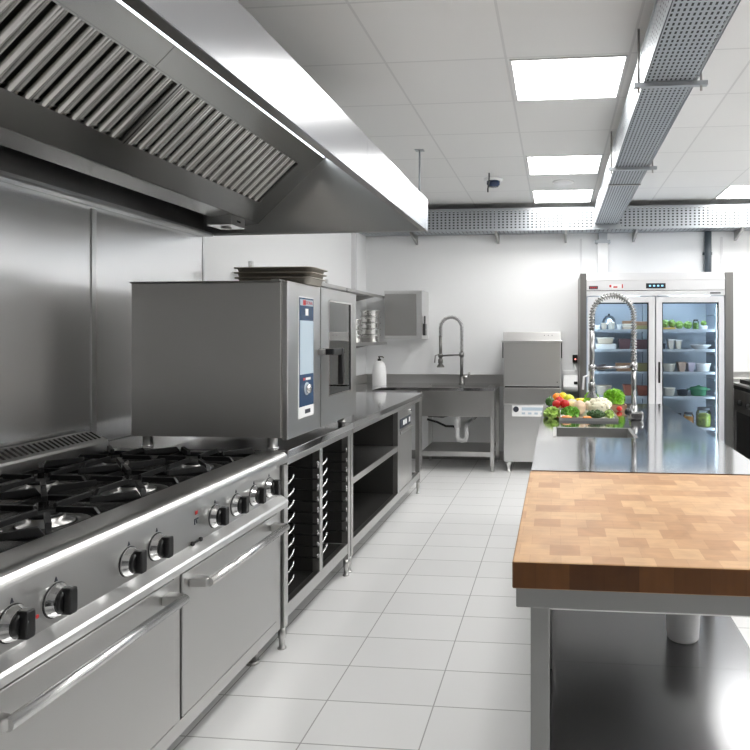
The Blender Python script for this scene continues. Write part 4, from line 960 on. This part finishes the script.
# ------------------------------------------------------------------ vegetables
def veg(name, rgb, rough=.4, var=.2, vs=25, **k): return plain(name, rgb, rough, var=var, vscale=vs, **k)
V_red = veg('tomato_skin', (.55, .02, .015), .2, .1); V_orange = veg('orange_pepper', (.85, .25, .02), .25, .1); V_yel = veg('yellow_pepper', (.85, .62, .02), .25, .1)
V_lime = veg('lime_pepper', (.62, .66, .03), .25, .1); V_dkg = veg('green_pepper', (.04, .11, .02), .25, .2); V_cab = veg('pale_cabbage', (.42, .6, .14), .45, .35, 30)
V_let = veg('lettuce_leaf', (.22, .5, .03), .4, .4, 40); V_par = veg('parsley_leaf', (.16, .42, .04), .45, .5, 60); V_white = veg('cauliflower', (.84, .79, .62), .6, .12, 60)
V_pink = veg('pale_squash', (.82, .6, .42), .45, .15, 15); V_broc = veg('dark_broccoli', (.035, .085, .02), .55, .5, 70); V_car = veg('carrot', (.85, .33, .08), .4, .12, 30)
V_pot = veg('potato', (.8, .62, .28), .5, .12, 20); V_leek = veg('leek', (.72, .76, .4), .4, .2, 15); V_grey = veg('mushroom', (.55, .53, .48), .6, .2, 30)
V_stem = veg('green_stem', (.1, .25, .03), .5)
tx0, tx1, ty0, ty1 = .012, .372, 3.93, 4.46
t = thing('serving_tray', (.19, 4.2, .9), 'steel tray under the pile of vegetables on the island', 'tray')
MB().box(tx0 + .012, tx1 - .012, ty0 + .012, ty1 - .012, .9005, .904).build('bottom', M['steel'], t)
rim = MB()
for A, B in (((tx0, ty0), (tx1, ty0)), ((tx1, ty0), (tx1, ty1)), ((tx1, ty1), (tx0, ty1)), ((tx0, ty1), (tx0, ty0))):
    c0 = Vector((.19, 4.2)); a, b = Vector(A), Vector(B)
    def inn(p, q): d = Vector((.003 if p.x < .19 else -.003, .003 if p.y < 4.2 else -.003)); return p + d * q
    vs = [rim.bm.verts.new((*inn(p, q), zz)) for p, q, zz in ((a, 1, .9005), (b, 1, .9005), (b, 0, .9175), (a, 0, .9175))]
    vi = [rim.bm.verts.new((*inn(p, q), zz)) for p, q, zz in ((a, 1.6, .904), (b, 1.6, .904), (b, .6, .9175), (a, .6, .9175))]
    for k in range(4): rim.bm.faces.new((vs[k], vs[(k + 1) % 4], vi[(k + 1) % 4], vi[k]))
    rim.bm.faces.new(vs); rim.bm.faces.new(vi[::-1])
rim.build('rim', M['steel'], t)
VG = 'vegetables on the island'
def lumpy(c, r, mat, name, label, cat, seed=1, a=.06, f=2.5, sub=3, stem=None):
    """c is the point the vegetable rests on"""
    o = single(MB().ball((c[0], c[1], c[2] + r[2]), r, sub, lambda p: 1 + a * noise.noise(p * f + Vector((seed * 5.3, seed, 0)))).floor(c[2]), name, mat, c, label, cat, VG)
    if stem: MB().lathe([(stem[0], -.002), (stem[0] * .5, stem[1] * .4), (stem[0] * .45, stem[1])], (c[0], c[1], c[2] + 2 * r[2] - .004), seg=10).build('stem', V_stem, o)
    return o
def leafy(c, R, mat, name, label, cat, n=60, ls=.03, seed=3, up=.2, core=.7):
    """a head of crinkled leaves around a core"""
    rnd = random.Random(seed); mb = MB()
    mb.ball((c[0], c[1], c[2] + R[2] * .8), (R[0] * core, R[1] * core, R[2] * .78), 3, lambda p: 1 + .2 * noise.noise(p * 4 + Vector((seed, 0, 0))))
    for i in range(n):
        th = rnd.uniform(0, 2 * PI); ph = rnd.uniform(up - .25, 1.0); rr = math.sqrt(max(0, 1 - ph * ph))
        d = Vector((rr * math.cos(th), rr * math.sin(th), ph)); p = Vector((c[0] + d.x * R[0] * .85, c[1] + d.y * R[1] * .85, c[2] + R[2] * .75 + d.z * R[2]))
        q = d.to_track_quat('Z', 'Y') @ Matrix.Rotation(rnd.uniform(0, 6.28), 3, 'Z').to_quaternion()
        s = ls * rnd.uniform(.7, 1.3); N = 9; cv = mb.bm.verts.new(p - d * s * .25); ring1 = []; ring2 = []
        for k in range(N * 2):
            a = PI * k / N; w = rnd.uniform(-.16, .16)
            ring1.append(mb.bm.verts.new(p + q @ Vector((s * .55 * math.cos(a), s * .55 * math.sin(a), s * w * .6))))
            ring2.append(mb.bm.verts.new(p + q @ Vector((s * (1 + w) * math.cos(a), s * (1 + w) * math.sin(a), s * (.25 + 1.2 * w)))))
        for k in range(N * 2):
            k2 = (k + 1) % (N * 2)
            mb.bm.faces.new((cv, ring1[k], ring1[k2])).smooth = True; mb.bm.faces.new((ring1[k], ring2[k], ring2[k2], ring1[k2])).smooth = True
    zmin = min(v.co.z for v in mb.bm.verts); dz = c[2] - zmin
    if dz > 0:
        for v in mb.bm.verts:
            if v.co.z < c[2]: v.co.z = c[2] + .0005
    return single(mb, name, mat, c, label, cat, VG)
T = .9045
lumpy((.005, 4.5, .9005), (.03, .03, .026), V_pot, 'potato', 'small yellow potato left of the tomatoes on the island', 'potato', 2)
lumpy((.03, 4.53, .9005), (.045, .05, .018), V_orange, 'bell_pepper', 'orange pepper lying under the two tomatoes', 'pepper', 3, .15)
lumpy((-.002, 4.46, .918), (.029, .029, .027), V_red, 'tomato', 'left one of the two red tomatoes on the vegetable pile', 'tomato', 4, .04, stem=(.006, .006))
lumpy((.056, 4.46, .916), (.033, .032, .03), V_red, 'tomato', 'right one of the two red tomatoes on the vegetable pile', 'tomato', 5, .04, stem=(.006, .006))
lumpy((-.05, 4.72, .9005), (.036, .04, .034), V_dkg, 'bell_pepper', 'dark green pepper behind the tomatoes', 'pepper', 6, .14, stem=(.008, .015))
lumpy((.02, 4.7, .9005), (.034, .036, .037), V_red, 'bell_pepper', 'red pepper standing behind the left tomato', 'pepper', 7, .14, stem=(.008, .015))
lumpy((.0, 4.83, .9005), (.036, .036, .043), V_orange, 'bell_pepper', 'orange pepper at the back left of the pile', 'pepper', 8, .14, stem=(.008, .012))
lumpy((.09, 4.81, .9005), (.042, .042, .04), V_lime, 'bell_pepper', 'yellow green pepper at the back of the pile', 'pepper', 9, .14, stem=(.008, .012))
lumpy((.045, 4.91, .9005), (.035, .03, .044), V_yel, 'bell_pepper', 'yellow pepper at the very back of the pile', 'pepper', 10, .14, stem=(.008, .012))
lumpy((.1, 4.53, .9005), (.036, .036, .03), V_pot, 'potato', 'round yellow potato right of the tomatoes', 'potato', 11, .08)
lumpy((.14, 4.38, T), (.044, .045, .034), V_pot, 'potato', 'large yellow potato in the middle of the tray', 'potato', 12, .08)
lumpy((.155, 4.29, T), (.016, .035, .018), V_car, 'carrot', 'orange carrot between the potato and the pale squash', 'carrot', 13, .05)
single(MB().lathe([(.004, -.09), (.02, -.08), (.025, 0), (.018, .08), (.004, .1)], (-.03, 4.23, .9005 + .0255), 'y', 18), 'leek', V_leek, (-.03, 4.23, .9005), 'pale green leek lying left of the tray behind the small cabbage', 'leek', VG)
leafy((-.028, 4.06, .9005), (.042, .042, .03), V_cab, 'cabbage', 'small pale green cabbage beside the tray corner on the island', 'cabbage', 26, .024, 5)
leafy((.085, 4.07, T), (.06, .055, .034), V_par, 'parsley', 'bunch of bright green parsley at the front of the tray', 'parsley', 70, .017, 8)
lumpy((.148, 4.2, T), (.04, .05, .047), V_pink, 'squash', 'pale pink squash left of the cauliflower', 'squash', 14, .08)
def cauli():
    mb = MB(); rnd = random.Random(4); c = (.268, 4.25, T)
    mb.ball((c[0], c[1], c[2] + .05), (.082, .075, .05), 3)
    for i in range(70):
        th = rnd.uniform(0, 2 * PI); ph = rnd.uniform(-.1, 1); rr = math.sqrt(1 - ph * ph)
        r = rnd.uniform(.011, .018)
        mb.ball((c[0] + .078 * rr * math.cos(th), c[1] + .07 * rr * math.sin(th), c[2] + .052 + .045 * ph), r, 1 if r < .0 else 2)
    return single(mb, 'cauliflower', V_white, c, 'big white cauliflower in the middle of the tray', 'cauliflower', VG)
cauli()
def broccoli():
    mb = MB(); rnd = random.Random(9); c = (.243, 4.03, T)
    mb.ball((c[0], c[1], c[2] + .024), (.055, .04, .024), 3)
    for i in range(90):
        th = rnd.uniform(0, 2 * PI); ph = rnd.uniform(-.4, 1); rr = math.sqrt(1 - ph * ph)
        mb.ball((c[0] + .052 * rr * math.cos(th), c[1] + .037 * rr * math.sin(th), c[2] + .027 + .022 * ph), rnd.uniform(.005, .009), 1)
    return single(mb, 'broccoli', V_broc, c, 'dark green broccoli head at the front of the tray', 'broccoli', VG)
broccoli()
lumpy((.185, 3.97, T), (.028, .02, .011), V_car, 'carrot', 'cut orange carrot at the front edge of the tray', 'carrot', 15, .05)
lumpy((.06, 3.965, T), (.034, .016, .012), V_car, 'carrot', 'pale orange carrot at the front left corner of the tray', 'carrot', 16, .05)
leafy((.322, 4.04, T), (.026, .045, .026), V_cab, 'celery', 'light green celery leaves at the right end of the tray', 'celery', 24, .012, 12)
single(MB().lathe([(.004, -.08), (.02, -.06), (.024, 0), (.018, .06), (.004, .075)], (.2, 4.72, .94), 'x', 18), 'corn_cob', V_yel, (.2, 4.72, .916), 'yellow corn cob behind the cauliflower', 'corn', VG)
lumpy((.11, 4.66, .9005), (.045, .045, .03), V_grey, 'mushroom', 'grey mushroom behind the potatoes', 'mushroom', 17, .12)
lumpy((.2, 4.72, .9005), (.05, .05, .0085), V_grey, 'mushroom', 'flat grey mushroom cap under the corn cob', 'mushroom', 18, .05)
t = thing('wooden_crate', (.4, 4.58, .9), 'small brown wooden crate under the bright green lettuce', 'crate')
MB().box(.33, .475, 4.5, 4.66, .9005, .908).build('bottom', brown, t)
for q in ((.33, .475, 4.495, 4.503), (.33, .475, 4.657, 4.665), (.325, .333, 4.495, 4.665), (.472, .48, 4.495, 4.665)): MB().box(*q, .9005, .938).build('side', brown, t)
leafy((.402, 4.58, .9385), (.066, .066, .047), V_let, 'lettuce', 'curly bright green lettuce in the brown crate', 'lettuce', 110, .03, 21)
leafy((.245, 4.6, .9005), (.05, .06, .058), V_let, 'lettuce', 'loose green lettuce leaves behind the cauliflower', 'lettuce', 50, .026, 23)
lumpy((.425, 4.455, .9005), (.02, .018, .017), V_red, 'tomato', 'tiny red tomato beside the wooden crate and faucet lever', 'tomato', 22, .04)

# ------------------------------------------------------------------ world and render look
w = bpy.data.worlds.new('world'); SC.world = w; w.use_nodes = True
w.node_tree.nodes['Background'].inputs['Color'].default_value = (.95, .97, 1, 1)
w.node_tree.nodes['Background'].inputs['Strength'].default_value = .3
vs = SC.view_settings; vs.view_transform = 'Standard'; vs.look = 'None'; vs.gamma = 1; vs.exposure = 1.42; vs.use_curve_mapping = False
SC.cycles.use_denoising = True; SC.cycles.max_bounces = 8; SC.cycles.diffuse_bounces = 5; SC.cycles.glossy_bounces = 5; SC.cycles.transparent_max_bounces = 12
SC.cycles.sample_clamp_indirect = 6; SC.cycles.caustics_reflective = True
